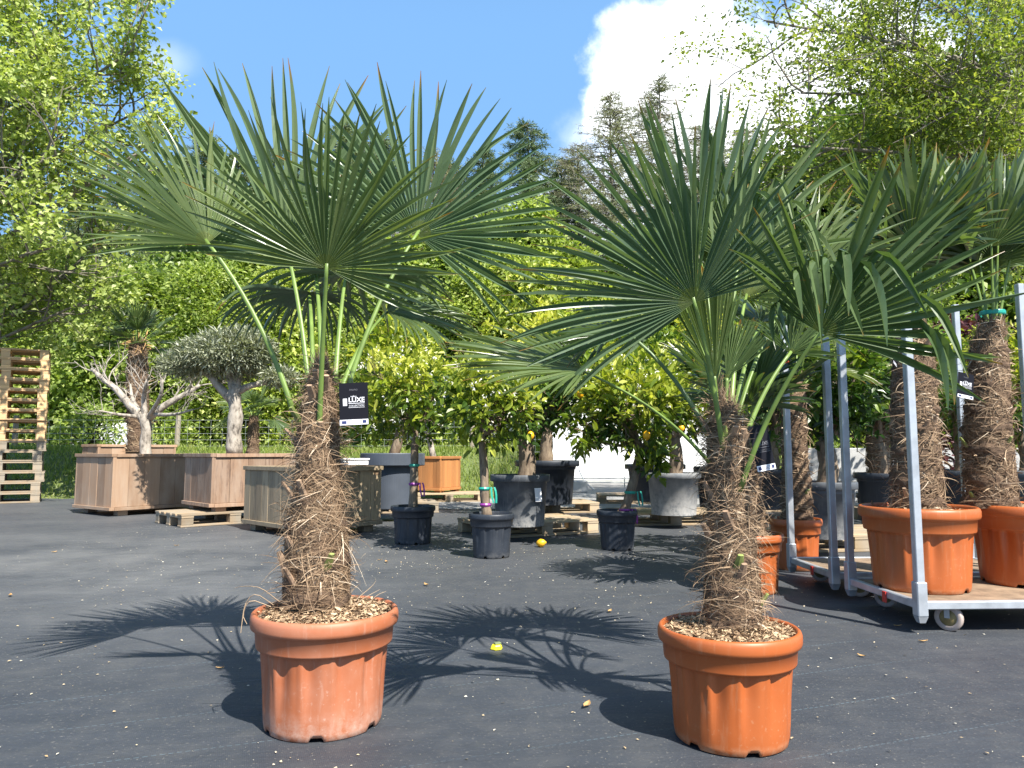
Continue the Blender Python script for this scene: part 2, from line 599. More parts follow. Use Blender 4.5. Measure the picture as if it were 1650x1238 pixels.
t.links.new(ramp(t, g, [(0.34, (0.10, 0.085, 0.07)), (0.47, (0.32, 0.28, 0.23)), (0.75, (0.52, 0.47, 0.40))]), b.inputs['Base Color'])
b.inputs['Roughness'].default_value = 0.9
bump(t, b, g, 0.7, 0.02)
MT['olivebark'] = mm
MT['forestbark'] = simple('forest_bark', (0.10, 0.08, 0.06), 0.9, var=0.4, vscale=8, bmp=0.5)
MT['palebark'] = simple('pale_bark', (0.20, 0.175, 0.14), 0.9, var=0.4, vscale=8, bmp=0.5)
MT['citrus'] = foliage('citrus_leaves', [(0, (0.06, 0.115, 0.02)), (0.3, (0.18, 0.26, 0.03)), (0.7, (0.40, 0.44, 0.05)), (1, (0.60, 0.60, 0.13))], 0.42, 0.36)
MT['citrus_d'] = foliage('dark_citrus_leaves', [(0, (0.022, 0.06, 0.014)), (0.6, (0.075, 0.15, 0.026)), (1, (0.24, 0.34, 0.045))], 0.34, 0.33)
MT['olive'] = foliage('olive_leaves', [(0, (0.07, 0.085, 0.055)), (0.5, (0.26, 0.28, 0.18)), (1, (0.58, 0.59, 0.45))], 0.25, 0.5)
MT['hedge'] = foliage('bright_beech_leaves', [(0, (0.08, 0.13, 0.022)), (0.5, (0.31, 0.41, 0.085)), (1, (0.64, 0.68, 0.26))], 0.45)
MT['mapleleaf'] = foliage('fresh_maple_leaves', [(0, (0.15, 0.20, 0.04)), (0.5, (0.42, 0.50, 0.13)), (1, (0.72, 0.74, 0.36))], 0.45)
MT['oakleaf'] = foliage('young_oak_leaves', [(0, (0.09, 0.14, 0.022)), (0.5, (0.22, 0.30, 0.055)), (1, (0.48, 0.52, 0.15))], 0.42)
MT['deepleaf'] = foliage('deep_green_leaves', [(0, (0.04, 0.08, 0.016)), (0.5, (0.13, 0.22, 0.035)), (1, (0.34, 0.42, 0.08))], 0.36)
MT['conifer'] = foliage('conifer_needles', [(0, (0.05, 0.085, 0.04)), (0.5, (0.13, 0.19, 0.08)), (1, (0.27, 0.33, 0.14))], 0.15, 0.6)
MT['larch'] = foliage('larch_needles', [(0, (0.14, 0.15, 0.085)), (0.5, (0.25, 0.27, 0.14)), (1, (0.36, 0.38, 0.20))], 0.2, 0.6)
MT['maroon'] = foliage('maroon_leaves', [(0, (0.04, 0.012, 0.016)), (1, (0.14, 0.04, 0.05))], 0.3)
MT['grass'] = foliage('grass_blades', [(0, (0.08, 0.13, 0.025)), (0.5, (0.22, 0.30, 0.06)), (1, (0.42, 0.43, 0.16))], 0.4)
MT['petal'] = simple('fallen_petals', (0.62, 0.58, 0.46), 0.8)
MT['blossom'] = simple('citrus_blossom', (0.72, 0.70, 0.60), 0.6)
mm, t, b = newmat('dry_debris')
t.links.new(ramp(t, attr(t, 'rnd'), [(0, (0.34, 0.22, 0.10)), (0.5, (0.52, 0.42, 0.26)), (1, (0.70, 0.66, 0.55))]), b.inputs['Base Color'])
b.inputs['Roughness'].default_value = 0.85
MT['debris'] = mm
MT['dryleaf'] = simple('dry_leaf', (0.46, 0.28, 0.11), 0.8, var=0.3)
MT['concrete'] = simple('concrete', (0.42, 0.42, 0.41), 0.85, var=0.15, vscale=8, bmp=0.15)
MT['carpaint'] = simple('white_car_paint', (0.75, 0.75, 0.77), 0.25)
MT['glassdark'] = simple('dark_car_glass', (0.02, 0.03, 0.035), 0.08)
MT['wire'] = simple('fence_wire', (0.42, 0.44, 0.43), 0.45, metal=0.6)
MT['postwood'] = wood('fence_post_wood', (0.34, 0.28, 0.2), (0.2, 0.16, 0.11), (0.35, 0.33, 0.28), 0.5)
mm, t, b = newmat('white_render_wall')
g = noise(t, 3, 6, 0.6, objco(t))
t.links.new(ramp(t, g, [(0.3, (0.74, 0.74, 0.745)), (0.7, (0.85, 0.85, 0.85))]), b.inputs['Base Color'])
b.inputs['Roughness'].default_value = 0.7
MT['whitewall'] = mm

# ground cloth
mm, t, b = newmat('woven_ground_cloth')
oc = objco(t)
n1 = noise(t, 0.55, 6, 0.6, oc)
n2 = noise(t, 7, 8, 0.7, oc)
n3 = noise(t, 95, 3, 0.6, oc)
c = ramp(t, n1, [(0.3, (0.028, 0.033, 0.042)), (0.7, (0.050, 0.057, 0.068))])
c = mixc(t, M(t, 'MULTIPLY', ramp(t, n2, [(0.45, (0, 0, 0)), (0.75, (1, 1, 1))]), 0.4), c, (0.11, 0.108, 0.102))
# dried dust patches at the left; paling towards the back paints in glancing light
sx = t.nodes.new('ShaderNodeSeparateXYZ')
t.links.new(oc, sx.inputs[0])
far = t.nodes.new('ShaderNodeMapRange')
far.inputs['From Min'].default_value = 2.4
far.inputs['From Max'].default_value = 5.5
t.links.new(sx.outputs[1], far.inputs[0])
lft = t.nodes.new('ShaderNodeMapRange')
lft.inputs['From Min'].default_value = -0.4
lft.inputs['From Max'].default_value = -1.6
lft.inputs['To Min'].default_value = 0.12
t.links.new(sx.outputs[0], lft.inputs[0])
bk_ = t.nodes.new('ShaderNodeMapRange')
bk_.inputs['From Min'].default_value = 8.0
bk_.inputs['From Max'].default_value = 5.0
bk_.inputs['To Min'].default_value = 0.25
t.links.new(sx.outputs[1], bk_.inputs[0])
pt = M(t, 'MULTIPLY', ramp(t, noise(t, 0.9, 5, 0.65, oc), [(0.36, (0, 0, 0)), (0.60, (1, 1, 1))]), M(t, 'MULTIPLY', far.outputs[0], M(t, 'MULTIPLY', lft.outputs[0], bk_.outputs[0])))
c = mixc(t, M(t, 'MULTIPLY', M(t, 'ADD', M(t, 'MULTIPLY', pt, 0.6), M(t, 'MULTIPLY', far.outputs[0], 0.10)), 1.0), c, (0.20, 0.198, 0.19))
# weave grain
wv = t.nodes.new('ShaderNodeTexWave')
wv.inputs['Scale'].default_value = 60
wv.inputs['Distortion'].default_value = 1.0
t.links.new(objco(t, rot=(0, 0, R_(-20))), wv.inputs['Vector'])
c = mixc(t, M(t, 'MULTIPLY', wv.outputs[1], 0.16), c, (0.09, 0.095, 0.105))
c = mixc(t, M(t, 'MULTIPLY', ramp(t, n3, [(0.62, (0, 0, 0)), (0.70, (1, 1, 1))]), 0.35), c, (0.30, 0.28, 0.24))
# stitched marker lines every 0.3 m, with dashes
s2 = t.nodes.new('ShaderNodeSeparateXYZ')
t.links.new(objco(t, rot=(0, 0, R_(-20))), s2.inputs[0])
ln = M(t, 'LESS_THAN', M(t, 'ABSOLUTE', M(t, 'SUBTRACT', M(t, 'FRACT', M(t, 'DIVIDE', s2.outputs[1], 0.30)), 0.5)), 0.0065)
ds = M(t, 'GREATER_THAN', M(t, 'FRACT', M(t, 'DIVIDE', s2.outputs[0], 0.021)), 0.4)
fd = ramp(t, noise(t, 1.3, 3, 0.5, oc), [(0.40, (0, 0, 0)), (0.6, (1, 1, 1))])
c = mixc(t, M(t, 'MULTIPLY', M(t, 'MULTIPLY', ln, ds), M(t, 'MULTIPLY', fd, 0.42)), c, (0.16, 0.24, 0.28))
t.links.new(c, b.inputs['Base Color'])
b.inputs['Roughness'].default_value = 0.62
b.inputs['Specular IOR Level'].default_value = 0.4
wr = noise(t, 1.6, 4, 0.55, objco(t, (1, 3.2, 1), (0, 0, R_(-14))))
bump(t, b, M(t, 'ADD', M(t, 'ADD', n3, M(t, 'MULTIPLY', n2, 2.5)), M(t, 'MULTIPLY', wr, 9.0)), 0.4, 0.005)
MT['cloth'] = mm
mm, t, b = newmat('yard_concrete')
oc = objco(t)
t.links.new(ramp(t, noise(t, 2.5, 8, 0.68, oc), [(0.3, (0.20, 0.195, 0.185)), (0.7, (0.36, 0.35, 0.33))]), b.inputs['Base Color'])
b.inputs['Roughness'].default_value = 0.9
bump(t, b, noise(t, 40, 5, 0.6, oc), 0.4, 0.01)
MT['yard'] = mm
mm, t, b = newmat('earth_and_turf')
oc = objco(t)
t.links.new(ramp(t, noise(t, 1.5, 8, 0.7, oc), [(0.3, (0.09, 0.11, 0.035)), (0.55, (0.13, 0.17, 0.05)), (0.75, (0.22, 0.20, 0.10))]), b.inputs['Base Color'])
b.inputs['Roughness'].default_value = 0.95
bump(t, b, noise(t, 18, 6, 0.6, oc), 0.8, 0.05)
MT['earth'] = mm

# ------------------------------------------------------------------ ground
def sstep(x, a, b_):
    u = np.clip((x - a) / (b_ - a), 0, 1)
    return u * u * (3 - 2 * u)


def ground_z(X, Y):
    X, Y = np.asarray(X, float), np.asarray(Y, float)
    side = 1 - sstep(X, 0.1, 0.9) + sstep(X, 5.6, 6.6)
    up = sstep(Y, 13.0, 16.2) * 0.84 - sstep(Y, 17.2, 19.2) * 0.6
    up = up + sstep(Y, 30, 60) * 1.5
    return -0.008 + up * np.clip(side, 0, 1) + 0.04 * np.sin(X * 1.7 + Y) * np.sin(X * 0.6 - Y * 1.3) * sstep(Y, 13.5, 15) * np.clip(side, 0, 1)


xs = np.concatenate([np.linspace(-400, -32, 12), np.linspace(-30, 30, 181), np.linspace(32, 400, 12)])
ys = np.concatenate([np.linspace(-60, 11, 18), np.linspace(11.5, 24, 64), np.linspace(26, 70, 16), np.linspace(90, 600, 10)])
X, Y = np.meshgrid(xs, ys, indexing='ij')
mb = MB()
i, j = np.meshgrid(np.arange(len(xs) - 1), np.arange(len(ys) - 1), indexing='ij')
k = len(ys)
mb.add(np.stack([X, Y, ground_z(X, Y)], -1).reshape(-1, 3), [np.stack([i * k + j, (i + 1) * k + j, (i + 1) * k + j + 1, i * k + j + 1], -1).reshape(-1, 4)])
tag(mb.build('ground', MT['earth'], smooth=True), kind='structure')

mb = MB()   # the cloth, with an uneven far edge
xs = np.linspace(-24, 24, 97)
rg = np.random.default_rng(3)
edge = 13.15 + 0.10 * np.sin(xs * 1.9) + rg.normal(0, 0.04, len(xs))
ys = np.linspace(0, 1, 30)
V = []
for a_, e_ in zip(xs, edge):
    for q in ys:
        yv = -8 + (e_ + 8) * q
        V.append((a_, yv, 0.0015 * math.sin(a_ * 2.3 + yv * 1.1) - 0.0015))
i, j = np.meshgrid(np.arange(len(xs) - 1), np.arange(len(ys) - 1), indexing='ij')
k = len(ys)
mb.add(V, [np.stack([i * k + j, (i + 1) * k + j, (i + 1) * k + j + 1, i * k + j + 1], -1).reshape(-1, 4)])
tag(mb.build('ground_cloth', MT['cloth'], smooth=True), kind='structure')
mb = MB()
mb.add([(-1.6, 10.7, 0.004), (15, 10.2, 0.004), (15, 13.4, 0.004), (0.55, 13.4, 0.004), (-1.6, 12.6, 0.004), (0.55, 19.9, 0.004), (6.2, 19.9, 0.004), (6.2, 13.4, 0.004)],
       [[(0, 1, 2, 3), (3, 2, 7, 6)][:1], [(0, 3, 4)], [(3, 7, 6, 5)]])
tag(mb.build('concrete_yard', MT['yard']), kind='structure')


# ------------------------------------------------------------------ leaf clouds and trees
def kites(mb, P, D, Nn, L, W, rnd, fold=0.25):
    """folded kite leaves, vectorised; D axis, Nn normal hint"""
    P, D = np.asarray(P), nrm(np.asarray(D))
    S = nrm(np.cross(D, Nn))
    U = np.cross(S, D)
    L, W = np.asarray(L)[:, None], np.asarray(W)[:, None]
    v = np.stack([P, P + D * L * 0.45 + S * W * 0.5 + U * W * fold, P + D * L, P + D * L * 0.45 - S * W * 0.5 + U * W * fold], 1)
    n = len(P)
    b_ = np.arange(n)[:, None] * 4
    f = np.concatenate([b_ + [0, 1, 2], b_ + [0, 2, 3]])
    mb.add(v.reshape(-1, 3), [f], np.repeat(rnd, 4))


def ovals(mb, P, D, Nn, L, W, rnd, fold=0.22):
    P, D = np.asarray(P), nrm(np.asarray(D))
    S = nrm(np.cross(D, Nn))
    U = np.cross(S, D)
    L, W = np.asarray(L)[:, None], np.asarray(W)[:, None]
    e = U * W * fold
    v = np.stack([P, P + D * L * .28 + S * W * .46 + e, P + D * L * .66 + S * W * .42 + e, P + D * L - U * L * .08,
                  P + D * L * .66 - S * W * .42 + e, P + D * L * .28 - S * W * .46 + e], 1)
    n = len(P)
    b_ = np.arange(n)[:, None] * 6
    f = np.concatenate([b_ + [0, 1, 2, 3], b_ + [0, 3, 4, 5]])
    mb.add(v.reshape(-1, 3), [f], np.repeat(rnd, 6))


def rdir(rg, n):
    return nrm(rg.normal(size=(n, 3)))


def grow(mb, p, d, L, r, lev, maxlev, rg, tips, nch=4, spread=0.8, up=0.15, wob=0.18, keep=0.62, rk=0.55, sides=6):
    p = np.array(p, float)
    d = nrm(np.array(d, float))
    n = 6 if lev < 2 else 4
    pts = [p]
    for i in range(n - 1):
        d = nrm(d + rg.normal(0, wob, 3) + np.array((0, 0, up * 0.3)))
        pts.append(pts[-1] + d * L / (n - 1))
    rr = np.linspace(r, r * (0.45 if lev < maxlev else 0.3), n)
    mb.tube(pts, list(rr), n=max(3, sides - lev), rnd=rg.random(), cap=lev == 0)
    if lev >= maxlev - 1:
        tips.append(np.array(pts))
    if lev < maxlev:
        for c in range(nch):
            tpos = 0.35 + 0.65 * (c + rg.random() * 0.8) / nch
            q = min(tpos, 0.99) * (n - 1)
            a = int(q)
            pos = pts[a] + (pts[a + 1] - pts[a]) * (q - a)
            dd = nrm(pts[a + 1] - pts[a])
            side = nrm(np.cross(dd, rdir(rg, 1)[0]))
            nd = nrm(dd * (1 - spread * 0.45) + side * spread + np.array((0, 0, up)))
            grow(mb, pos, nd, L * keep * (0.75 + 0.5 * rg.random()), max(r * rk * (1 - 0.35 * tpos), 0.003), lev + 1, maxlev, rg, tips, nch, spread, up, wob, keep, rk, sides)


def clump_leaves(mb, C, rad, per, size, rg, flat=0.75, kind=kites, droop=0.2, wid=0.6, shade=0.45):
    """leaves gathered round clump centres C"""
    n = len(C) * per
    c = np.repeat(C, per, 0)
    off = rg.normal(size=(n, 3)) * rad * np.array((1, 1, flat)) * 0.55
    D = nrm(off * 1.2 + rdir(rg, n) * rad + np.array((0, 0, -droop * rad)))
    Nn = nrm(rdir(rg, n) * 0.75 + np.array((0.22, -0.38, 0.9)))
    L = size * (0.6 + 0.8 * rg.random(n))
    tone = np.repeat(rg.normal(0.45, 0.16, len(C)), per)
    kind(mb, c + off, D, Nn, L, L * wid, np.clip(tone + rg.normal(0, 0.17, n), 0, 1))


def tree_bush(h, rx, base, n, per, size, seed, matname, clumpr=0.3, pw=0.8, rtop=0.25):
    """broad tree leafy to the ground; returns (trunk, crown) builders"""
    rg = np.random.default_rng(seed)
    tr, cr = MB(), MB()
    lean = rg.normal(0, 0.04, 2)
    zz = np.linspace(0, h * 0.95, 9)
    tr.tube([(lean[0] * z + 0.06 * math.sin(z * 1.3 + seed), lean[1] * z + 0.06 * math.cos(z * 1.1), z) for z in zz], list(np.linspace(0.035 * h * 0.5 + 0.03, 0.012, 9)), n=7)
    z = base + (h - base) * rg.random(n) ** 0.9
    u = (z - base) / (h - base)
    prof = np.where(u < 0.35, 0.75 + 0.25 * u / 0.35, 1 - (1 - rtop) * ((u - 0.35) / 0.65) ** 1.7)
    a = rg.random(n) * 2 * math.pi
    lob = 1 + 0.22 * np.sin(3 * a + seed + z * 1.2) + 0.15 * np.sin(5 * a - z * 2.1)
    r = rx * prof * lob * rg.random(n) ** 0.42
    C = np.stack([np.cos(a) * r + lean[0] * z, np.sin(a) * r + lean[1] * z, z], 1)
    gap = np.sin(C[:, 0] * 2.3 + seed) + np.sin(C[:, 1] * 2.6 - seed) + np.sin(C[:, 2] * 2.0 + 2 * a)
    C, r = C[gap > -0.75], r[gap > -0.75]
    n = len(C)
    clump_leaves(cr, C, clumpr, per, size, rg)
    for k_ in range(0, n, max(1, n // 60)):
        c0 = C[k_]
        z0 = max(0.3, c0[2] - 0.55 * r[k_] - 0.2)
        tr.tube([(lean[0] * z0, lean[1] * z0, z0), (c0 * 0.55 + np.array((0, 0, z0 * 0.45 + 0.1))), c0], [0.022, 0.014, 0.005], n=4, cap=False)
    return tr, cr


def tree_conifer(h, rx, n_whorl, seed, dens=1.0, bare=0.1, size=0.34, pw=0.8, sub=0):
    rg = np.random.default_rng(seed)
    tr, cr = MB(), MB()
    zz = np.linspace(0, h, 12)
    tr.tube([(0.05 * math.sin(z * 0.7 + seed), 0.05 * math.cos(z * 0.6), z) for z in zz], list(np.linspace(0.18, 0.015, 12)), n=8)
    P, D, Lz = [], [], []
    for k_ in range(n_whorl):
        u = (k_ + rg.random()) / n_whorl
        z = h * (bare + (1 - bare) * u)
        bl = rx * (1 - u) ** pw * (0.6 + 0.6 * rg.random()) + 0.15
        for q in range(5):
            a = rg.random() * 6.283
            dv = np.array((math.cos(a), math.sin(a), 0.25 * u - 0.05 + 0.15 * rg.normal()))
            pts = [np.array((0, 0, z)) + dv * bl * s + np.array((0, 0, -0.22 * bl * s * s + 0.10 * bl * s ** 4)) for s in np.linspace(0, 1, 6)]
            tr.tube(pts, [0.03 * (1 - u) + 0.008, 0.018, 0.013, 0.009, 0.006, 0.003], n=4, cap=False)
            for q2 in range(sub):
                i_ = rg.integers(1, 5)
                sd2 = nrm(nrm(dv) + rdir(rg, 1)[0] * .9 + np.array((0, 0, .25)))
                e2 = pts[i_] + sd2 * bl * .35 * rg.random()
                tr.tube([pts[i_], (pts[i_] + e2) / 2 + rg.normal(0, .03, 3), e2], [.009, .006, .003], n=3, cap=False)
            m_ = int(26 * dens * bl) + 3
            for s in rg.random(m_) ** 0.75:
                i_ = min(int(s * 5), 4)
                p = pts[i_] + (pts[i_ + 1] - pts[i_]) * (s * 5 - i_)
                lat = np.cross(nrm(dv), (0, 0, 1)) * rg.choice((-1, 1))
                P.append(p)
                D.append(lat * 0.8 + nrm(dv) * 0.6 + np.array((0, 0, -0.45 + 0.4 * rg.random())) + rg.normal(0, 0.3, 3))
                Lz.append(size * (0.5 + 0.9 * rg.random()) * (1 - 0.5 * s))
    P, D, Lz = np.array(P), np.array(D), np.array(Lz)
    # each twig gets several needles sprays
    reps = 4
    P2 = np.repeat(P, reps, 0) + np.repeat(nrm(D) * Lz[:, None], reps, 0) * rg.random((len(P) * reps, 1)) * 0.7
    D2 = np.repeat(nrm(D), reps, 0) + rg.normal(0, 0.55, (len(P) * reps, 3))
    L2 = np.repeat(Lz, reps) * (0.35 + 0.4 * rg.random(len(P2)))
    kites(cr, P2, D2, rdir(rg, len(P2)), L2, L2 * 0.16, np.clip(rg.normal(0.5, 0.22, len(P2)), 0, 1), 0.1)
    return tr, cr


def plant_tree(mbs, mats, name, loc, label, cat, group, rz=0, scale=1.0):
    o = thing(name, loc, label, cat, group, rz)
    o.scale = (scale, scale, scale)
    mbs[0].build('trunk', mats[0], o, smooth=True)
    mbs[1].build('crown', mats[1], o)
    return o


FG = 'trees of the wood behind the nursery'
bushes = []
for s_, (h, rx) in enumerate([(6.3, 1.6), (7.4, 1.8), (5.4, 1.55)]):
    tb = tree_bush(h, rx, 0.12, 780, 26, 0.155, 11 + s_, 'hedge', 0.36)
    bushes.append((tb, h))
BL = 'bright green leafy young tree in the dense row behind the wire fence'
protos = []
hz = [(-40, 21.5, 0, 1.0), (60, 23, 1, .95), (150, 21.5, 2, 1.05), (225, 23, 0, 1.0), (300, 21.5, 1, .80), (370, 23, 2, 1.15), (430, 21.5, 0, .95),
      (500, 22.5, 2, 1.0), (565, 24, 1, .9), (625, 22, 0, .88), (690, 23.5, 2, 1.1), (750, 22, 1, .82), (815, 23.5, 0, 1.12), (870, 22.6, 2, 1.2),
      (935, 24, 0, 1.0), (1000, 23.5, 2, 1.1), (1065, 24, 1, .9), (1130, 23.5, 0, 1.0), (1200, 22, 2, 1.1), (1270, 21, 0, 1.0), (1340, 20, 1, .85),
      (1410, 21, 2, 1.1), (1480, 20, 0, .95), (1560, 21, 1, .9), (1640, 20, 2, 1.1), (1720, 21, 0, 1.0), (-130, 23, 2, 1.1),
      (20, 28, 1, 1.15), (180, 28, 0, 1.25), (410, 28, 1, 1.1), (560, 28, 0, 1.2), (880, 28, 1, 1.25), (1220, 27, 1, 1.2), (640, 27, 0, 1.35), (715, 26.5, 1, 1.22), (790, 27.5, 0, 1.45), (845, 26, 1, 1.3), (930, 27, 0, 1.32), (1010, 26.5, 1, 1.18), (1090, 27, 0, 1.4), (320, 27, 2, 1.5), (470, 27.5, 2, 1.55)]
rg0 = random.Random(5)
for x, D, kd, scl in hz:
    p = at(x, 730, D)
    loc = (p.x, D, float(ground_z(p.x, D)) - 0.05)
    if kd < len(protos) and protos[kd]:
        o = dup(protos[kd], loc, rg0.random() * 6.28, BL, FG, scl)
    else:
        while len(protos) <= kd:
            protos.append(None)
        o = plant_tree(bushes[kd][0], (MT['forestbark'], MT['hedge']), 'leafy_tree', loc, BL, 'tree', FG, 0.3, scl)
        protos[kd] = o

# conifers behind
cf = tree_conifer(13, 3.4, 60, 4, 2.2, pw=0.62)
CL = 'dark green conifer standing tall behind the row of leafy trees'
co = None
for x, D, top, sc_ in [(330, 31, 215, 1), (295, 33, 250, 1), (385, 32, 245, 1), (440, 34, 235, 1), (190, 34, 280, 1), (60, 33, 300, 1), (905, 34, 255, 1), (420, 33, 285, .9), (555, 33, 195, 1), (620, 35, 215, 1), (250, 34, 265, 1), (850, 32, 195, 1), (480, 35, 260, 1), (130, 33, 300, 1),
                       (730, 36, 260, 1), (1150, 36, 230, 1), (780, 36, 240, 1)]:
    p = at(x, top, D)
    gz = float(ground_z(p.x, D))
    s_ = (p.z - gz) / 13
    loc = (p.x, D, gz - 0.1)
    if co is None:
        co = plant_tree(cf, (MT['forestbark'], MT['conifer']), 'conifer_tree', loc, CL, 'tree', FG, 0, s_)
    else:
        dup(co, loc, rg0.random() * 6.28, CL, FG, s_)
lf = tree_conifer(13, 3.1, 95, 9, 0.8, 0.12, 0.24, pw=0.48, sub=5)
LL = 'thin larch with bare brown twigs against the white cloud'
lo = None
for x, D, top in [(985, 30, 150), (1060, 33, 125), (930, 33, 230), (1130, 34, 200), (700, 34, 240), (585, 37, 215), (1200, 36, 205)]:
    p = at(x, top, D)
    gz = float(ground_z(p.x, D))
    s_ = (p.z - gz) / 13
    loc = (p.x, D, gz - 0.1)
    if lo is None:
        lo = plant_tree(lf, (MT['palebark'], MT['larch']), 'larch_tree', loc, LL, 'tree', FG, 0, s_)
    else:
        dup(lo, loc, rg0.random() * 6.28, LL if 900 < x < 1250 else 'thin larch with bare brown twigs rising behind the left palm', FG, s_)


def limb_tree(name, base, trunk_top, limbs, seed, barkm, leafm, label, per=26, size=0.13, clr=0.22, maxlev=3, r0=0.16, nch=4, tipstep=1, sub_spread=0.75, dens=1.0, wid=0.7, lup=0.12):
    rg = np.random.default_rng(seed)
    tr, cr = MB(), MB()
    tr.tube(smoothpath([base, (Vector(base) + Vector(trunk_top)) * 0.5 + Vector((0.1, 0, 0)), trunk_top], 10), list(np.linspace(r0, r0 * 0.55, 10)), n=10)
    tips = []
    for (p0, p1, r) in limbs:
        p0, p1 = np.array(tuple(p0)), np.array(tuple(p1))
        mid = (p0 + p1) / 2 + rg.normal(0, 0.12, 3) * np.linalg.norm(p1 - p0) * 0.4
        path = smoothpath([p0, mid, p1], 9)
        tr.tube(path, list(np.linspace(r, r * 0.3, 9)), n=7, rnd=rg.random(), cap=False)
        L = np.linalg.norm(p1 - p0)
        nb = int(L * 3.2) + 3
        for k_ in range(nb):
            q = (0.18 + 0.82 * (k_ + rg.random()) / nb) * 8
            a = min(int(q), 7)
            pos = path[a] + (path[a + 1] - path[a]) * (q - a)
            dd = nrm(path[a + 1] - path[a])
            side = nrm(np.cross(dd, rdir(rg, 1)[0]))
            nd = nrm(dd * 0.6 + side * sub_spread + np.array((0, 0, lup)))
            grow(tr, pos, nd, min(0.42 * L, 1.3) * (0.6 + 0.6 * rg.random()), r * 0.35, 1, maxlev, rg, tips, nch, 0.8, lup, 0.16, 0.62, 0.55, 6)
    C = np.concatenate([tp[1:] for tp in tips])
    C = C[rg.random(len(C)) < dens]
    clump_leaves(cr, C, clr, per, size, rg, wid=wid)
    o = thing(name, base, label, 'tree')
    tr.build('trunk', barkm, o, base, smooth=True)
    cr.build('crown', leafm, o, base)
    return o


# left maple, trunk beyond the left edge of the frame
D = 12.0
mb_ = at(-160, 735, D)
mb_.z = float(ground_z(mb_.x, 12)) - 0.05
mtop = at(-150, 60, D)
L_ = [(at(-155, y0, D), at(x1, y1, D + dd), r) for (y0, x1, y1, dd, r) in
      [(560, 170, 380, 0.6, .06), (480, 215, 250, -0.5, .06), (420, 240, 170, 0.3, .055), (350, 215, 80, -0.8, .055), (280, 165, -10, 0.5, .055), (220, 90, -90, -.4, .05),
       (520, 80, 400, -1.2, .05), (400, 90, 250, -1.4, .05), (300, 70, 100, 1.2, .05), (200, 20, -60, 1.0, .05), (600, 60, 470, 0.8, .05), (120, -40, -160, 0, .05), (640, 150, 480, 0.2, .05),
       (450, -60, 300, 1.0, .05), (300, -20, 60, -1.5, .05)]]
limb_tree('maple_tree', mb_, mtop, L_, 21, MT['palebark'], MT['mapleleaf'], 'big maple with fresh yellow green leaves above the pallet stack', per=15, size=0.085, clr=0.15, r0=0.2, nch=3, dens=0.36, wid=0.85, lup=0.2)
# right tree reaching in from beyond the right edge
D = 11.0
rb = at(1790, 735, D)
rb.z = float(ground_z(rb.x, D)) - 0.05
L_ = [(at(1775, y0, D), at(x1, y1, D + dd), r) for (y0, x1, y1, dd, r) in
      [(190, 1235, 35, -.6, .05), (150, 1400, -60, .3, .045), (260, 1290, 150, .2, .055), (330, 1275, 235, -.3, .055), (380, 1400, 290, .5, .05), (240, 1450, 60, -.9, .045), (420, 1500, 330, -.5, .045),
       (300, 1560, 190, 1.0, .045), (120, 1560, -80, 0, .045), (200, 1620, 60, 1.2, .04), (160, 1340, 100, .9, .045), (350, 1420, 190, 1.4, .05), (290, 1500, 110, -1.4, .04)]]
limb_tree('oak_tree', rb, at(1780, 90, D), L_, 33, MT['palebark'], MT['oakleaf'], 'wide oak whose long thin branches reach in over the tied palms', per=15, size=0.072, clr=0.15, r0=0.2, nch=3, dens=0.42, sub_spread=0.9, wid=0.6, lup=0.06)
db = tree_bush(7.2, 2.3, 0.8, 620, 28, 0.19, 51, 'deep', 0.42, rtop=0.35)
o1 = None
for x, D, top, lab in [(1370, 22.5, 175, 'dark green broadleaf tree filling the gap between the two largest palms'), (1500, 23.5, 120, 'dark green broadleaf tree behind the tied palms'), (1640, 22, 130, 'dark green broadleaf tree at the right edge behind the tied palms'), (1270, 24, 250, 'smaller dark green broadleaf tree just right of the white cloud')]:
    p = at(x, top, D)
    gz = float(ground_z(p.x, D))
    if o1 is None:
        o1 = plant_tree(db, (MT['forestbark'], MT['deepleaf']), 'broadleaf_tree', (p.x, D, gz - .05), lab, 'tree', FG, 0, (p.z - gz) / 7.4)
    else:
        dup(o1, (p.x, D, gz - .05), rg0.random() * 6, lab, FG, (p.z - gz) / 7.4)
pm = tree_bush(2.6, 0.8, 0.5, 160, 22, 0.10, 61, 'maroon', 0.2)
p = at(1555, 730, 10.5)
plant_tree(pm, (MT['forestbark'], MT['maroon']), 'maroon_shrub', (p.x, 10.5, 0), 'maroon leaved shrub glimpsed behind the tied palms', 'shrub', None, 0, 1.0)

# grass on the bank
rg = np.random.default_rng(8)
n = 42000
gx = np.where(rg.random(n) < 0.75, rg.uniform(-13, 0.6, n), rg.uniform(5.8, 14, n))
gy = rg.uniform(13.05, 18.6, n)
gz = ground_z(gx, gy)
mb = MB()
hgt = 0.05 + 0.13 * rg.random(n) ** 2 + 0.04 * np.sin(gx * 2) * np.sin(gy * 3)
hgt = np.maximum(hgt, 0.04) * np.clip((gy - 12.8) * 0.9, 0.3, 1.3)
kites(mb, np.stack([gx, gy, gz - 0.01], 1), nrm(rg.normal(0, 0.4, (n, 3)) + np.array((0, 0, 1.0))), rdir(rg, n), hgt, np.full(n, 0.022), np.clip(rg.normal(0.5, 0.22, n), 0, 1), 0.1)
tag(mb.build('grass', MT['grass']), kind='stuff')


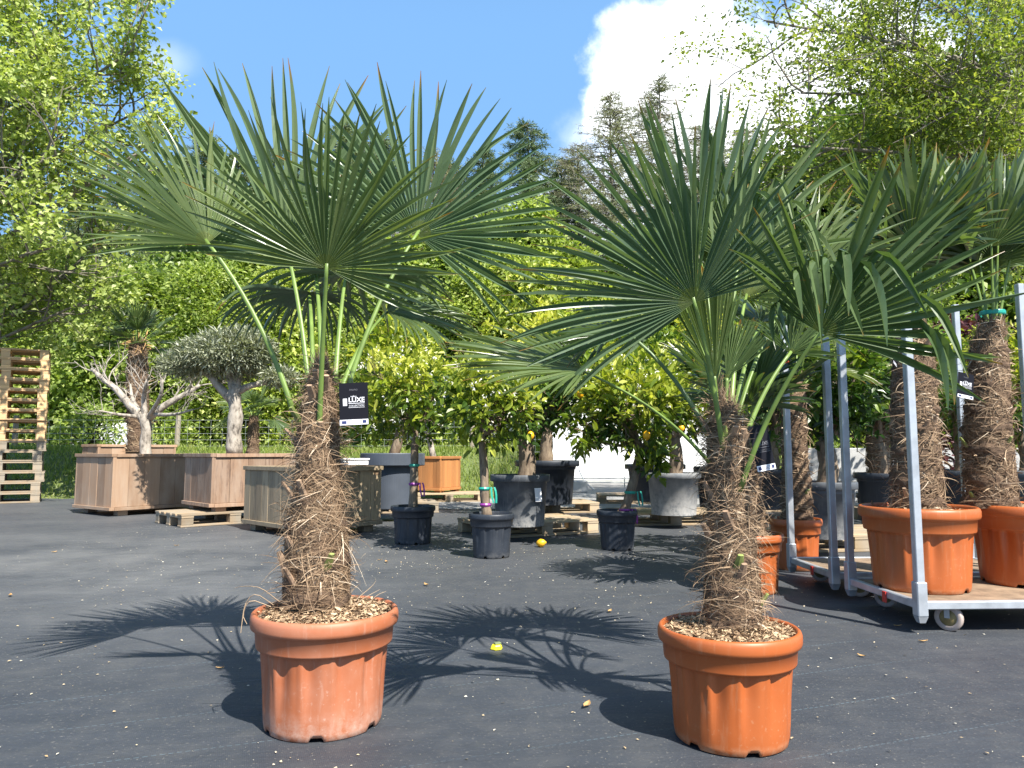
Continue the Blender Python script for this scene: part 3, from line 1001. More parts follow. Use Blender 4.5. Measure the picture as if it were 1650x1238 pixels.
# ------------------------------------------------------------------ pots, soil, trunks
def add_pot(parent, Rr, H, mat, flutes=14, fl=0.075, bot=0.78, notch=True, seed=0, plain=False):
    rg = np.random.default_rng(seed)
    ph = rg.random() * 6
    prof = [(bot * .97, 0.0), (bot, 0.012), (bot + .012, 0.06), (bot + .03, 0.2), (bot + .05, .4), (bot + .07, .55), (bot + .085, .66), (bot + .09, .695), (bot + .135, .705), (bot + .14, .72), (bot + .155, .855), (.965, .862), (.99, .872), (1.0, .90), (1.0, .955), (.985, .985), (.96, 1.0), (.93, .995), (.915, .97), (.90, .86), (.88, .80)]
    prof = [(r * Rr, z * H) for r, z in prof]
    if plain:
        prof = [(bot * Rr, 0), (bot * Rr, .01 * H), ((bot + .10) * Rr, .86 * H), (.97 * Rr, .865 * H), (1.0 * Rr, .875 * H), (Rr, .985 * H), (.985 * Rr, H), (.93 * Rr, H), (.915 * Rr, .98 * H), (.88 * Rr, .80 * H)]

    def fn(i, r, z, a):
        rr = np.full(len(a), r)
        zz = np.full(len(a), z)
        if not plain:
            u = z / H
            if u < 0.70 and i < 8:
                hgt = sstep(u, 0.06, 0.62)
                wv_ = (0.5 + 0.5 * np.cos(flutes * a + ph))
                rr = rr - fl * Rr * hgt * (1 - wv_ ** 8) * (0.25 + 0.75 * (0.5 + 0.5 * np.sin(flutes * a + ph)))
            if notch and i < 3:
                dk = np.abs(((a + ph * .3) % (math.pi / 3)) - math.pi / 6)
                zz = np.where(dk < 0.10, zz + 0.045 * H * (3 - i) / 3 + (0.012 * H if i == 0 else 0), zz)
        return rr, zz
    mb = MB()
    mb.lathe(prof, 144 if Rr < 0.3 else 112, fn)
    return mb.build('pot', mat, parent, smooth=True)


def add_soil(parent, Rr, z, seed=0, chips=500, mound=0.03, mat=None):
    rg = np.random.default_rng(seed)
    mb = MB()
    rows = [(Rr * q, z + mound * (1 - q) ** 1.0) for q in (0.999, .9, .75, .6, .4, .2, .05)]

    def fn(i, r, zz, a):
        return np.full(len(a), r), zz + (0.006 * np.sin(a * 7 + i * 2) + rg.normal(0, 0.004, len(a))) * (1 if i else 0.3)
    mb.lathe(rows, 48, fn, closed_top=True, rnd=0.35)
    mb.r[-1] = np.clip(rg.normal(0.5, 0.2, len(mb.r[-1])), 0, 1)
    if chips:
        a = rg.random(chips) * 6.283
        r = Rr * 0.97 * np.sqrt(rg.random(chips))
        P = np.stack([np.cos(a) * r, np.sin(a) * r, z + mound * (1 - r / Rr) + 0.004 + 0.006 * rg.random(chips)], 1)
        Dv = rdir(rg, chips) * np.array((1, 1, 0.35))
        L = (0.006 + 0.020 * rg.random(chips) ** 2) * (1.0 if chips > 600 else 1.5)
        kites(mb, P, Dv, rdir(rg, chips) * 0.6 + np.array((0, 0, 1.)), L, L * 0.45, np.clip(rg.normal(0.62, 0.25, chips), 0, 1), 0.2)
    return mb.build('soil', mat or MT['soil'], parent)


def add_palm_trunk(parent, path, rad, seed, hairs=4200, hw=0.0016, hl=0.10, stubs=10, org=(0, 0, 0)):
    """fibrous trunk: path and radii in parent space"""
    rg = np.random.default_rng(seed)
    P = smoothpath([(*tuple(p), r) for p, r in zip(path, rad)], 46)
    C, Rr = P[:, :3], P[:, 3]
    n = 56
    a = np.linspace(0, 2 * math.pi, n, endpoint=False)
    V = []
    for i in range(len(C)):
        ring = 0.06 * np.sin(i * 0.9 + 2 * a + seed) + 0.05 * np.sin(i * 2.1 - 3 * a) + 0.04 * np.sin(i * 1.3 + 7 * a) + rg.normal(0, 0.02, n)
        rr = Rr[i] * 0.93 * (1 + ring + 0.10 * math.sin(i * 1.25 + 0.6 * math.sin(i * 0.4)))
        V.append(np.stack([C[i, 0] + rr * np.cos(a), C[i, 1] + rr * np.sin(a), np.full(n, C[i, 2])], 1))
    V.append(C[-1:] + np.array((0, 0, 0.005)))
    k = len(C)
    i, j = np.meshgrid(np.arange(k - 1), np.arange(n), indexing='ij')
    j2 = (j + 1) % n
    mb = MB()
    mb.add(np.concatenate(V), [np.stack([i * n + j, i * n + j2, (i + 1) * n + j2, (i + 1) * n + j], -1).reshape(-1, 4), [(k * n, (k - 1) * n + x, (k - 1) * n + (x + 1) % n) for x in range(n)]])
    tr = mb.build('trunk', MT['palmtrunk'], parent, smooth=True)
    # fibres lying on and flying off the trunk
    m_ = hairs
    s = rg.random(m_) * (k - 1.01)
    # a net of bands: fibres gather where old leaf sheaths wrap the trunk
    a0 = rg.random(m_) * 6.283
    fly = rg.random(m_) < 0.10
    dirs = np.where(rg.random(m_) < 0.5, 1, -1)
    steep = np.where(rg.random(m_) < 0.72, rg.normal(0.05, 0.32, m_), rg.normal(1.2, 0.5, m_)) * np.where(rg.random(m_) < .5, -1, 1)
    ln = hl * (0.4 + 1.1 * rg.random(m_))
    st = 6
    ang, zz, off = a0.copy(), C[0, 2] + 0 * a0, np.full(m_, 0.0)
    pts = []
    seg = ln / (st - 1)
    cx = np.interp(s, np.arange(k), C[:, 0])
    cy = np.interp(s, np.arange(k), C[:, 1])
    cz = np.interp(s, np.arange(k), C[:, 2])
    r0 = np.interp(s, np.arange(k), Rr)
    zc = cz.copy()
    off = 0.0 + 0.05 * r0 * rg.random(m_)
    out = np.where(fly, 0.3 + 0.5 * rg.random(m_), 0.012 * rg.normal(size=m_))
    curl = rg.normal(0, 0.16, m_)
    for q in range(st):
        rr = r0 * 0.96 + off
        pts.append(np.stack([cx + rr * np.cos(ang), cy + rr * np.sin(ang), zc], 1))
        st_ = steep + curl * q
        cs, sn = np.cos(st_), np.sin(st_)
        ang = ang + dirs * cs * seg / rr
        zc = zc + sn * seg - np.where(fly, 0.12 * seg * q, 0)
        off = np.maximum(off + out * seg, 0)
        zc = np.maximum(zc, C[0, 2] + 0.003)
    pts = np.stack(pts, 1)
    T = nrm(np.gradient(pts, axis=1))
    radial = nrm(pts - np.stack([cx, cy, cz], 1)[:, None, :] * np.array((1, 1, 0)) - pts * np.array((0, 0, 1)))
    S = nrm(np.cross(T, radial + 0.5 * rdir(rg, m_)[:, None, :]))
    wdt = (hw * (0.5 + rg.random(m_)))[:, None, None] * np.array([1, 1, 1, .9, .7, .25])[None, :, None]
    V = np.concatenate([pts - S * wdt, pts + S * wdt], 1).reshape(-1, 3)
    b_ = (np.arange(m_) * st * 2)[:, None]
    F_ = np.concatenate([b_ + np.array([q, st + q, st + q + 1, q + 1]) for q in range(st - 1)])
    mb = MB()
    tone = 0.42 + 0.22 * np.sin(s * 0.8 + 2 * a0) * 0.5 + rg.normal(0, 0.15, m_) + np.where(fly, 0.15, 0) + np.where(rg.random(m_) < .04, .4, 0)
    mb.add(V, [F_], np.repeat(np.clip(tone, 0, 1), st * 2))
    nf = hairs // 40     # broad papery straw flakes standing off the net
    s = rg.random(nf) * (k - 1.01)
    ang = rg.random(nf) * 6.283
    cc = np.stack([np.interp(s, np.arange(k), C[:, q]) for q in range(3)], 1)
    r0 = np.interp(s, np.arange(k), Rr)
    rad_ = np.stack([np.cos(ang), np.sin(ang), 0 * ang], 1)
    tan_ = np.stack([-np.sin(ang), np.cos(ang), 0 * ang], 1)
    P0 = cc + rad_ * r0[:, None] * 0.97
    d0 = nrm(tan_ * rg.normal(0, .8, (nf, 1)) + np.array((0, 0, 1.0)) * rg.normal(.3, .6, (nf, 1)) + rad_ * (.15 + .35 * rg.random((nf, 1))))
    ln = hl * (.3 + .45 * rg.random(nf))[:, None]
    P1 = P0 + d0 * ln * .5
    P2 = P1 + nrm(d0 + rad_ * .1 + np.array((0, 0, -.7)) * rg.random((nf, 1))) * ln * .5
    sd_ = nrm(np.cross(d0, rad_)) * (hw * (1.2 + 2.2 * rg.random((nf, 1))))
    V = np.stack([P0 - sd_, P0 + sd_, P1 - sd_ * .9, P1 + sd_ * .9, P2 - sd_ * .2, P2 + sd_ * .2], 1).reshape(-1, 3)
    b_ = (np.arange(nf) * 6)[:, None]
    mb.add(V, [np.concatenate([b_ + [0, 1, 3, 2], b_ + [2, 3, 5, 4]])], np.repeat(np.clip(rg.normal(.72, .2, nf), 0, 1), 6))
    mb.build('fibre', MT['fibre'], tr)
    for q in range(stubs):
        s_ = (0.05 + 0.85 * rg.random()) * (k - 1)
        i_ = int(s_)
        aa = rg.uniform(math.pi * 1.05, math.pi * 1.95) if q < stubs * 0.8 else rg.random() * 6.28
        rad_ = np.array((math.cos(aa), math.sin(aa), 0))
        base = C[i_] + rad_ * Rr[i_] * 0.88
        L = 0.028 + 0.035 * rg.random()
        dv = nrm(rad_ * 0.45 + np.array((0, 0, 1.0)) + rg.normal(0, 0.15, 3))
        mb = MB()
        mb.tube([base, base + dv * L * .6 + rad_ * .006, base + dv * L * 1.2 + rad_ * 0.012], [0.017, 0.0125, 0.009], n=7, flat=0.55, rnd=rg.random())
        mb.build('leaf_base', MT['leafbase_g'] if rg.random() < 0.25 else MT['leafbase'], tr)
    return tr


def fan(hub, u, nv, A, Rl, nseg=40, join=0.46, droop=0.35, bend=None, bendamt=0.6, cup=0.10, seed=0, wk=0.92, asym=0.0, fold=0.72, skip=0.03, shrink=0.22):
    """pleated fan leaf: hub, axis u, face normal nv, half angle A (rad)"""
    rg = np.random.default_rng(seed)
    hub = np.array(tuple(hub), float)
    u = nrm(np.array(u, float))
    nv = np.array(nv, float)
    nv = nrm(nv - u * np.dot(nv, u))
    v = np.cross(u, nv)
    g = np.array((0, 0, -1.0))
    mb = MB()
    da = 2 * A / (nseg - 1)
    S = np.array([0.015, 0.12, 0.28, join, join + .06, join + .14, .66, .74, .82, .89, .945, .98, 1.0])
    S = np.unique(np.round(np.clip(S, 0, 1), 3))
    for i in range(nseg):
        a = -A + da * i
        fa = a / A
        if rg.random() < skip and abs(fa) > 0.3:
            continue
        L = Rl * (1 - shrink * abs(fa) ** 2.2 - asym * fa) * (1 + rg.normal(0, 0.035))
        a2 = a + rg.normal(0, da * 0.12)
        d = nrm(math.cos(a2) * u + math.sin(a2) * v + nv * (cup + rg.normal(0, 0.01)))
        stray = rg.normal(0, 0.11, 3)
        isb = bend is not None and rg.random() < bend(fa)
        sb = rg.uniform(min(join + 0.02, 0.7), max(min(join + 0.12, 0.7), 0.6))
        pos = hub + d * S[0] * L
        bk = bendamt
        tw = rg.normal(0, 0.42)
        prev = S[0]
        jn = join * (1 + rg.normal(0, 0.06))
        dr = droop * (0.6 + 0.8 * rg.random())
        VL, VM, VR, T_ = [], [], [], []
        for s in S:
            ds = s - prev
            if s > jn:
                x = (s - jn) / (1 - jn)
                d = nrm(d + g * dr * ds * (0.5 + 1.6 * x) + stray * ds * 2.0)
                if isb and s > sb:
                    d = nrm(d * (1 - bk) + (g + 0.42 * nv + stray) * bk)
                    bk = 0.45
            pos = pos + d * ds * L
            prev = s
            if s <= jn:
                wdt = s * L * math.tan(da / 2)
            else:
                x = (s - jn) / (1 - jn)
                wj = jn * L * math.tan(da / 2)
                wdt = wj * wk * (1 - 0.15 * x - 0.80 * max(0, (x - 0.45) / 0.55) ** 1.7) if x < 0.995 else wj * 0.08
            nn_ = nrm(nv - d * np.dot(nv, d))
            lat = np.cross(d, nn_)
            if s > jn:      # free blades twist a little, each its own way
                ph_ = tw * min(1.0, (s - jn) / (1 - jn) * 1.6)
                nn_, lat = nn_ * math.cos(ph_) + lat * math.sin(ph_), lat * math.cos(ph_) - nn_ * math.sin(ph_)
            h = wdt * fold * (1.0 if s < jn else 0.8)
            VL.append(pos - lat * wdt + nn_ * h)
            VM.append(pos - nn_ * h)
            VR.append(pos + lat * wdt + nn_ * h)
            T_.append(s)
        k = len(S)
        V = np.array(VL + VM + VR)
        q = [(j, k + j, k + j + 1, j + 1) for j in range(k - 1)] + [(k + j, 2 * k + j, 2 * k + j + 1, k + j + 1) for j in range(k - 1)]
        mb.add(V, [q], np.clip(rg.normal(0.5, 0.22), 0, 1), np.array(T_ * 3))
    return mb


def add_fan(parent, org, base, hub, u, nv, A, Rl, mat, pmat, prad=(0.009, 0.005), mid=None, arch=0.25, **kw):
    lf_ = fan(hub, u, nv, math.radians(A), Rl, **kw).build('leaf', mat, parent, org)
    base, hub = Vector(base), Vector(hub)
    if mid is None:
        mid = (base + hub) / 2 + Vector((0, 0, arch * (hub - base).length * 0.35)) + Vector((0, 0, 0))
        mid.x = base.x + (hub.x - base.x) * 0.38
        mid.y = base.y + (hub.y - base.y) * 0.38
    hub2 = hub + Vector(tuple(nrm(np.array(tuple(u), float)))) * Rl * 0.03
    pts = bez(base, mid, hub2, 12)
    mb = MB()
    mb.tube(pts, list(np.linspace(prad[0], prad[1], 12)), n=8, flat=0.62, rnd=random.random())
    mb.build('petiole', pmat, lf_, org, smooth=True)
    return lf_


def sdir(deg, away=0.0):
    """direction by its slope on the photo plane, leaning away from the camera"""
    a = math.radians(deg)
    return (math.cos(a), away, math.sin(a))


# ================================================================== the two big palms in front
# ---- left palm
B1 = Vector((gd(521, 1163).x, gd(521, 1163).y, 0))
Y1 = B1.y
s1 = Y1 / F
palm1 = thing('potted_palm', B1, 'tall fan palm with a spreading crown in the faded terracotta pot, front left', 'palm', 'two large palms in front')
add_pot(palm1, 113 * s1, 0.332, MT['terra'], 13, seed=1)
add_soil(palm1, 113 * s1 * 0.90, 0.318, 2, 3200, 0.028)
pth = [(510, 972), (510, 905), (511, 850), (513, 800), (513, 750), (512, 700), (514, 655), (516, 622), (518, 600)]
rad = [52, 51, 46, 38, 34, 33, 26, 17, 8]
add_palm_trunk(palm1, [at(x, y, Y1) - B1 for x, y in pth], [r * s1 for r in rad], 3, 15000, 0.00075, 0.075, 13)
P = lambda x, y, dy=0.0: at(x, y, Y1 + dy)
LV = [  # base, hub, u, n, half angle, radius, options
    (P(514, 705, -.05), P(525, 432, -.20), sdir(72, -.40), (0.0, -.90, -.45), 101, .46, dict(nseg=41, droop=.12, join=.42, cup=.10, seed=101)),
    (P(474, 668, -.01), P(335, 392, .02), sdir(127, -.20), (.74, -.62, .22), 76, .47, dict(nseg=42, droop=.30, join=.44, seed=102)),
    (P(500, 650, .03), P(463, 408, .22), sdir(100, .02), (.25, -.95, .15), 84, .70, dict(nseg=34, droop=.10, join=.42, seed=103)),
    (P(548, 668, .0), P(672, 378, .18), sdir(66, .08), (.30, -.85, .35), 108, .565, dict(nseg=42, droop=.22, join=.42, seed=104)),
    (P(540, 620, .06), P(556, 440, .30), (0.0, .95, -.05), (0, .05, 1), 95, .48, dict(nseg=38, droop=1.5, join=.42, seed=105)),
    (P(545, 640, .05), P(622, 500, .42), (.93, .25, -.12), (0, -.45, .9), 82, .40, dict(nseg=36, droop=.8, join=.5, seed=106)),
    (P(520, 620, .06), P(505, 425, .42), sdir(80, .5), (0, -.8, .6), 88, .50, dict(nseg=36, droop=.2, join=.42, seed=107)),
    (P(505, 640, .04), P(500, 470, .34), (-.5, .75, -.2), (-.1, .1, 1), 85, .42, dict(nseg=34, droop=1.4, join=.42, seed=108)),
]
for k_, (b_, h_, u_, n_, A_, r_, kw) in enumerate(LV):
    add_fan(palm1, B1, b_, h_, u_, n_, A_, r_, MT['palm'] if k_ not in (5,) else MT['palm_y'], MT['petiole'], (0.0090, 0.0055), **kw)

for pts_ in ([(440, 975), (412, 958), (395, 975), (388, 1020)], [(450, 970), (420, 948), (392, 945), (378, 948)], [(436, 978), (404, 968), (392, 990), (398, 1006)], [(570, 975), (590, 962), (603, 955), (612, 950)], [(575, 965), (598, 946), (606, 936)], [(588, 978), (607, 960), (622, 953)]):
    mb = MB()
    q_ = smoothpath([at(x, y, Y1 - .10 - .03 * (x < 430)) for x, y in pts_], 9)
    mb.tube(q_, list(np.linspace(.0035, .0012, 9)), n=5, rnd=.85, flat=.4)
    mb.build('dry_strand', MT['fibre'], palm1, B1)
# ---- right palm
B2 = Vector((gd(1178, 1186).x, gd(1178, 1186).y, 0))
Y2 = B2.y
s2_ = Y2 / F
palm2 = thing('potted_palm', B2, 'shorter bushy fan palm in the bright orange pot, front right', 'palm', 'two large palms in front')
add_pot(palm2, 109 * s2_, 0.306, MT['terra2'], 13, seed=6)
add_soil(palm2, 109 * s2_ * 0.90, 0.288, 12, 3200, 0.026)
pth = [(1180, 1005), (1180, 950), (1178, 900), (1178, 850), (1174, 800), (1174, 750), (1172, 715), (1168, 680), (1162, 650)]
rad = [44, 43, 38, 38, 31, 34, 29, 20, 8]
add_palm_trunk(palm2, [at(x, y, Y2) - B2 for x, y in pth], [r * s2_ for r in rad], 13, 15000, 0.00075, 0.08, 12)
P = lambda x, y, dy=0.0: at(x, y, Y2 + dy)
LV = [
    (P(1165, 725, -.05), P(1120, 487, -.20), sdir(117, -.34), (.02, -.92, -.38), 96, .50, dict(nseg=43, droop=.26, join=.42, asym=.20, seed=201)),
    (P(1142, 745, -.03), P(940, 597, -.12), (-1, -.05, .12), (.05, -.42, .9), 80, .40, dict(nseg=40, droop=.22, join=.5, seed=202)),
    (P(1165, 660, .03), P(1128, 425, .15), sdir(92, -.05), (.25, -.95, .1), 48, .57, dict(nseg=17, droop=.10, join=.45, seed=203)),
    (P(1172, 660, .03), P(1188, 430, .12), sdir(76, .10), (-.1, -.93, .3), 74, .52, dict(nseg=32, droop=.3, join=.45, seed=204, bend=lambda f: 0.65 if f > -.2 else .25, bendamt=0.65)),
    (P(1192, 792, -.06), P(1322, 537, -.22), sdir(66, -.34), (-.10, -.92, -.35), 82, .47, dict(nseg=31, droop=.10, join=.44, asym=-.17, seed=205, wk=1.15, bend=lambda f: 0.62 if f < .1 else .10, bendamt=0.6)),
    (P(1158, 690, .0), P(1152, 612, -.03), sdir(97, .05), (.1, -.98, .1), 24, .34, dict(nseg=22, droop=.02, join=.85, seed=206, fold=.8)),
    (P(1172, 680, -.02), P(1170, 612, -.02), sdir(62, .0), (-.35, -.9, .2), 26, .19, dict(nseg=16, droop=.02, join=.8, seed=207)),
    (P(1180, 700, .05), P(1288, 452, .32), sdir(40, .10), (-.1, -.85, .5), 75, .44, dict(nseg=34, droop=.3, join=.45, seed=208)),
    (P(1176, 690, .05), P(1200, 480, .35), sdir(58, .25), (0, -.85, .5), 95, .56, dict(nseg=40, droop=.35, join=.45, seed=209, bend=lambda f: .3)),
    (P(1152, 720, .02), P(1018, 536, .12), (-.85, .45, -.05), (.0, -.35, .93), 88, .44, dict(nseg=36, droop=1.1, join=.45, seed=210)),
    (P(1190, 738, -.02), P(1274, 569, .05), sdir(62, .15), (-.1, -.9, .4), 78, .17, dict(nseg=22, droop=.3, join=.5, seed=211)),
    (P(1160, 690, .04), P(1110, 500, .40), sdir(130, .45), (-.1, -.75, .6), 95, .50, dict(nseg=38, droop=.5, join=.44, seed=212)),
    (P(1180, 690, .06), P(1225, 520, .42), (.6, .6, .2), (0, -.4, .9), 90, .46, dict(nseg=36, droop=.9, join=.44, seed=213)),
]
for k_, (b_, h_, u_, n_, A_, r_, kw) in enumerate(LV):
    add_fan(palm2, B2, b_, h_, u_, n_, A_, r_, MT['palm'] if k_ in (0, 2, 3, 8, 11) else MT['palm_y'], MT['petiole'] if k_ in (1, 5, 6) else MT['petiole_d'] if k_ == 9 else MT['petiole'], (0.0085, 0.005), **kw)


# ================================================================== other palms
def auto_palm(label, base, potR, potH, potmat, path, rad, crown, n, Rl, seed, lift=0.0, mat='palm_d', petl=0.45, spread=0.8, tie=None, hairs=2600, hw=0.0022, nseg=26, stubs=5, group='palms in orange pots', soilz=None, nm='potted_palm'):
    rg = np.random.default_rng(seed)
    base = Vector(base)
    o = thing(nm, base, label, 'palm', group)
    if potR:
        add_pot(o, potR, potH, potmat, 14, seed=seed)
        add_soil(o, potR * 0.9, potH * 0.93, seed, 250, 0.02)
    add_palm_trunk(o, [Vector(p) - base for p in path], rad, seed + 1, hairs, hw, 0.075, stubs)
    top = np.array(tuple(path[-1]))
    for k_ in range(n):
        a = k_ * 2.39996 + rg.normal(0, 0.25)
        tilt = spread * (0.15 + 0.85 * ((k_ + 0.5) / n) ** 0.8) * (1 + rg.normal(0, 0.08))
        hd = np.array((math.cos(a), math.sin(a), 0))
        dv = hd * math.sin(tilt) + np.array((0, 0, math.cos(tilt)))
        hub = top + dv * petl * (0.8 + 0.35 * rg.random()) + np.array((0, 0, -lift))
        tl2 = tilt * 1.25
        u = hd * math.sin(tl2) + np.array((0, 0, math.cos(tl2)))
        nv = np.array((0, 0, 1.0)) * math.sin(tl2) - hd * math.cos(tl2)
        nv = -nv if nv[2] < 0 else nv
        nv = nv + np.array((0, -0.5, 0.1))
        add_fan(o, base, top + hd * 0.02 + np.array((0, 0, -0.08)), hub, u, nv, 70 + 18 * rg.random() + tilt * 8, Rl * (0.85 + 0.3 * rg.random()), MT[mat], MT['petiole'], (0.009, 0.006), arch=0.1, nseg=nseg, droop=0.15 + 0.35 * tilt, seed=seed * 50 + k_)
    if tie is not None:
        mb = MB()
        tz, trad = tie
        mb.lathe([(trad, -0.012), (trad * 1.05, -0.006), (trad * 1.05, 0.006), (trad, 0.012)], 24, c=(top[0] - base.x, top[1] - base.y, tz - base.z))
        mb.build('tie_band', MT['teal'], o)
    return o


# trolley geometry is needed first for the palms standing on it
def trolley(label, corner, ang, W, Ld, post_h, group, band=None, low=0.125, shelf=0.142, seed=0):
    """corner: near left post; W depth of the short side, Ld long side to the right"""
    o = thing('plant_trolley', corner, label, 'trolley', group, ang)
    mb = MB()
    for (c, s) in (((Ld / 2, 0, shelf - .018), (Ld - .04, .03, .036)), ((Ld / 2, W, shelf - .018), (Ld - .04, .03, .036)), ((0, W / 2, shelf - .018), (.03, W - .04, .036)), ((Ld, W / 2, shelf - .018), (.03, W - .04, .036))):
        mb.bbox(c, s, 0.004)
    mb.build('base_frame', MT['galv'], o)
    mb = MB()
    mb.bbox((Ld / 2, W / 2, shelf - .012), (Ld - .034, W - .034, .012), 0.002)
    mb.build('deck', MT['ply'], o)
    for (x, y) in ((0, 0), (Ld, 0), (0, W), (Ld, W)):
        mb = MB()
        mb.bbox((x, y, low + 0.06 + (post_h - low) / 2), (.036, .036, post_h - low - .06), 0.003)
        pst = mb.build('post', MT['galv'], o)
        mb = MB()
        mb.bbox((x, y, .152), (.048, .048, .15), 0.004)
        mb.box((x, y, .0625), (.026, .026, .028), taper=1.7)
        mb.build('post_socket', MT['galv'], pst)
        if band and (x, y) == band[0]:
            mb = MB()
            mb.bbox((x, y, band[1]), (.041, .041, .045), 0.003)
            mb.build('orange_cap_band', MT['orangeband'], pst)
    for (x, y) in ((.16, .05), (Ld - .16, .05), (.16, W - .05), (Ld - .16, W - .05)):
        rg = random.Random(seed + x * 7 + y)
        rot = Matrix.Rotation(rg.uniform(-.9, -.2), 3, 'Z')
        wr = 0.058
        mb = MB()
        prof = [(wr * .62, -.013), (wr * .9, -.016), (wr, -.011), (wr, .011), (wr * .9, .016), (wr * .62, .013)]
        mb.lathe([(r, z) for r, z in prof], 28)
        q = np.concatenate(mb.v)
        R3 = np.array(rot @ Matrix.Rotation(R_(90), 3, 'X'))
        mb.v = [q @ R3.T + np.array((x, y, wr))]
        wh = mb.build('wheel', MT['rubber'], o, smooth=True)
        mb = MB()
        mb.lathe([(0.008, -.020), (0.012, -.017), (wr * .64, -.010), (wr * .64, .010), (0.012, .017), (0.008, .020)], 24, closed_top=True, closed_bot=True)
        q = np.concatenate(mb.v)
        mb.v = [q @ R3.T + np.array((x, y, wr))]
        mb.build('hub', MT['wheelhub'], wh)
        mb = MB()
        for sd in (-1, 1):
            c = np.array((0, sd * .024, .03)) @ np.array(rot).T
            mb.box(c + np.array((x, y, wr + .004)), (.022, .004, .066), rot.to_4x4())
        mb.box((x, y, (wr + .066 + shelf - .024) / 2), (.06, .056, max(.006, shelf - .028 - wr - .064)), rot.to_4x4())
        mb.build('fork', MT['galv'], wh)
    mb = MB()
    mb.box((-.019, W * .42, shelf - .03), (.006, .03, .05))
    mb.build('red_clip', MT['red'], o)
    return o


TA_ang = R_(2.5)
TA = Vector((1.82, 3.37, 0))
trolley('galvanised plant trolley carrying two orange potted palms, nearest at right', TA, TA_ang, .62, 1.35, 1.50, 'galvanised plant trolleys', seed=1)
TB = Vector((1.785, 4.17, 0))
trolley('empty galvanised plant trolley with an orange band on one post, behind the loaded trolley', TB, R_(1), .60, 1.14, 1.74, 'galvanised plant trolleys', band=((0, .60), 1.40), seed=2)

DK = 0.142 - 0.0055
for (cx, Yp, x0, xt, lab, ss, lean) in [(1482, 3.74, 1476, 1472, 'tied palm with a shaggy trunk in the left orange pot on the trolley', 71, 0), (1652, 3.86, 1592, 1590, 'tied palm with a dark shaggy trunk in the right orange pot on the trolley', 82, 0)]:
    sc2 = Yp / F
    b_ = Vector(((cx - 825) * sc2, Yp, DK))
    trx = lambda x, y: at(x, y, Yp)
    if ss == 71:
        pth = [trx(1478, 818), trx(1477, 760), trx(1474, 700), trx(1473, 650), trx(1472, 600), trx(1472, 560), trx(1472, 525)]
        rad = [q * sc2 for q in (40, 37, 36, 34, 32, 27, 17)]
        b_.x = pth[0].x
    else:
        pth = [trx(1596, 818), trx(1594, 760), trx(1590, 700), trx(1592, 650), trx(1594, 600), trx(1594, 560), trx(1600, 520)]
        rad = [q * sc2 for q in (39, 37, 35, 32, 29, 26, 16)]
        b_.x = (1642 - 825) * sc2
    o = auto_palm(lab, b_, 0.272, 0.40, MT['terra2'], pth, rad, None, 8, 0.52 if ss == 71 else 0.58, ss, mat='palm_y' if ss == 71 else 'palm', petl=0.38, spread=0.42, tie=(pth[-1].z + .05, 0.058), hairs=6500, hw=0.0016, nseg=24, stubs=7, group='palms on the trolley')
p = gd(1284, 916)
pth = [at(1284, 838, p.y), at(1283, 790, p.y), at(1281, 740, p.y), at(1280, 690, p.y), at(1280, 640, p.y), at(1280, 615, p.y)]
auto_palm('slim fan palm in an orange pot behind the post with the orange band', p, 0.178, 0.345, MT['terra2'], pth, [q * p.y / F for q in (25, 23, 20, 20, 18, 12)], None, 10, 0.40, 91, petl=0.34, spread=1.25, mat='palm_y')
p = gd(1207, 952)
pth = [at(1203, 872, p.y), at(1203, 830, p.y), at(1202, 790, p.y), at(1202, 740, p.y), at(1202, 700, p.y)]
auto_palm('fan palm in an orange pot hidden behind the front right palm', p, 0.203, 0.335, MT['terra2'], pth, [q * p.y / F for q in (30, 28, 25, 24, 14)], None, 8, 0.42, 95, petl=0.34, spread=1.1, mat='palm_d')
# dark palm behind the trolleys
p = gd(1420, 850)
pth = [Vector((p.x, p.y, 0.36)), Vector((p.x, p.y, 0.8)), Vector((p.x + .02, p.y, 1.2)), Vector((p.x + .02, p.y, 1.42))]
auto_palm('dark fan palm in a black pot behind the loaded trolley', p, 0.24, 0.36, MT['blackpot'], pth, [.13, .12, .11, .07], None, 12, 0.50, 97, petl=0.40, spread=1.5, mat='palm_d')


# ================================================================== tags
def text_mesh(txt, size, bold=False):
    cu = bpy.data.curves.new('lettering', 'FONT')
    cu.body = txt
    cu.size = size
    cu.align_x = 'CENTER'
    cu.align_y = 'CENTER'
    cu.resolution_u = 3
    if bold:
        cu.offset = size * 0.02
    ob = bpy.data.objects.new('lettering', cu)
    sc.collection.objects.link(ob)
    dg = bpy.context.evaluated_depsgraph_get()
    me = bpy.data.meshes.new_from_object(ob.evaluated_get(dg))
    bpy.data.objects.remove(ob)
    return me


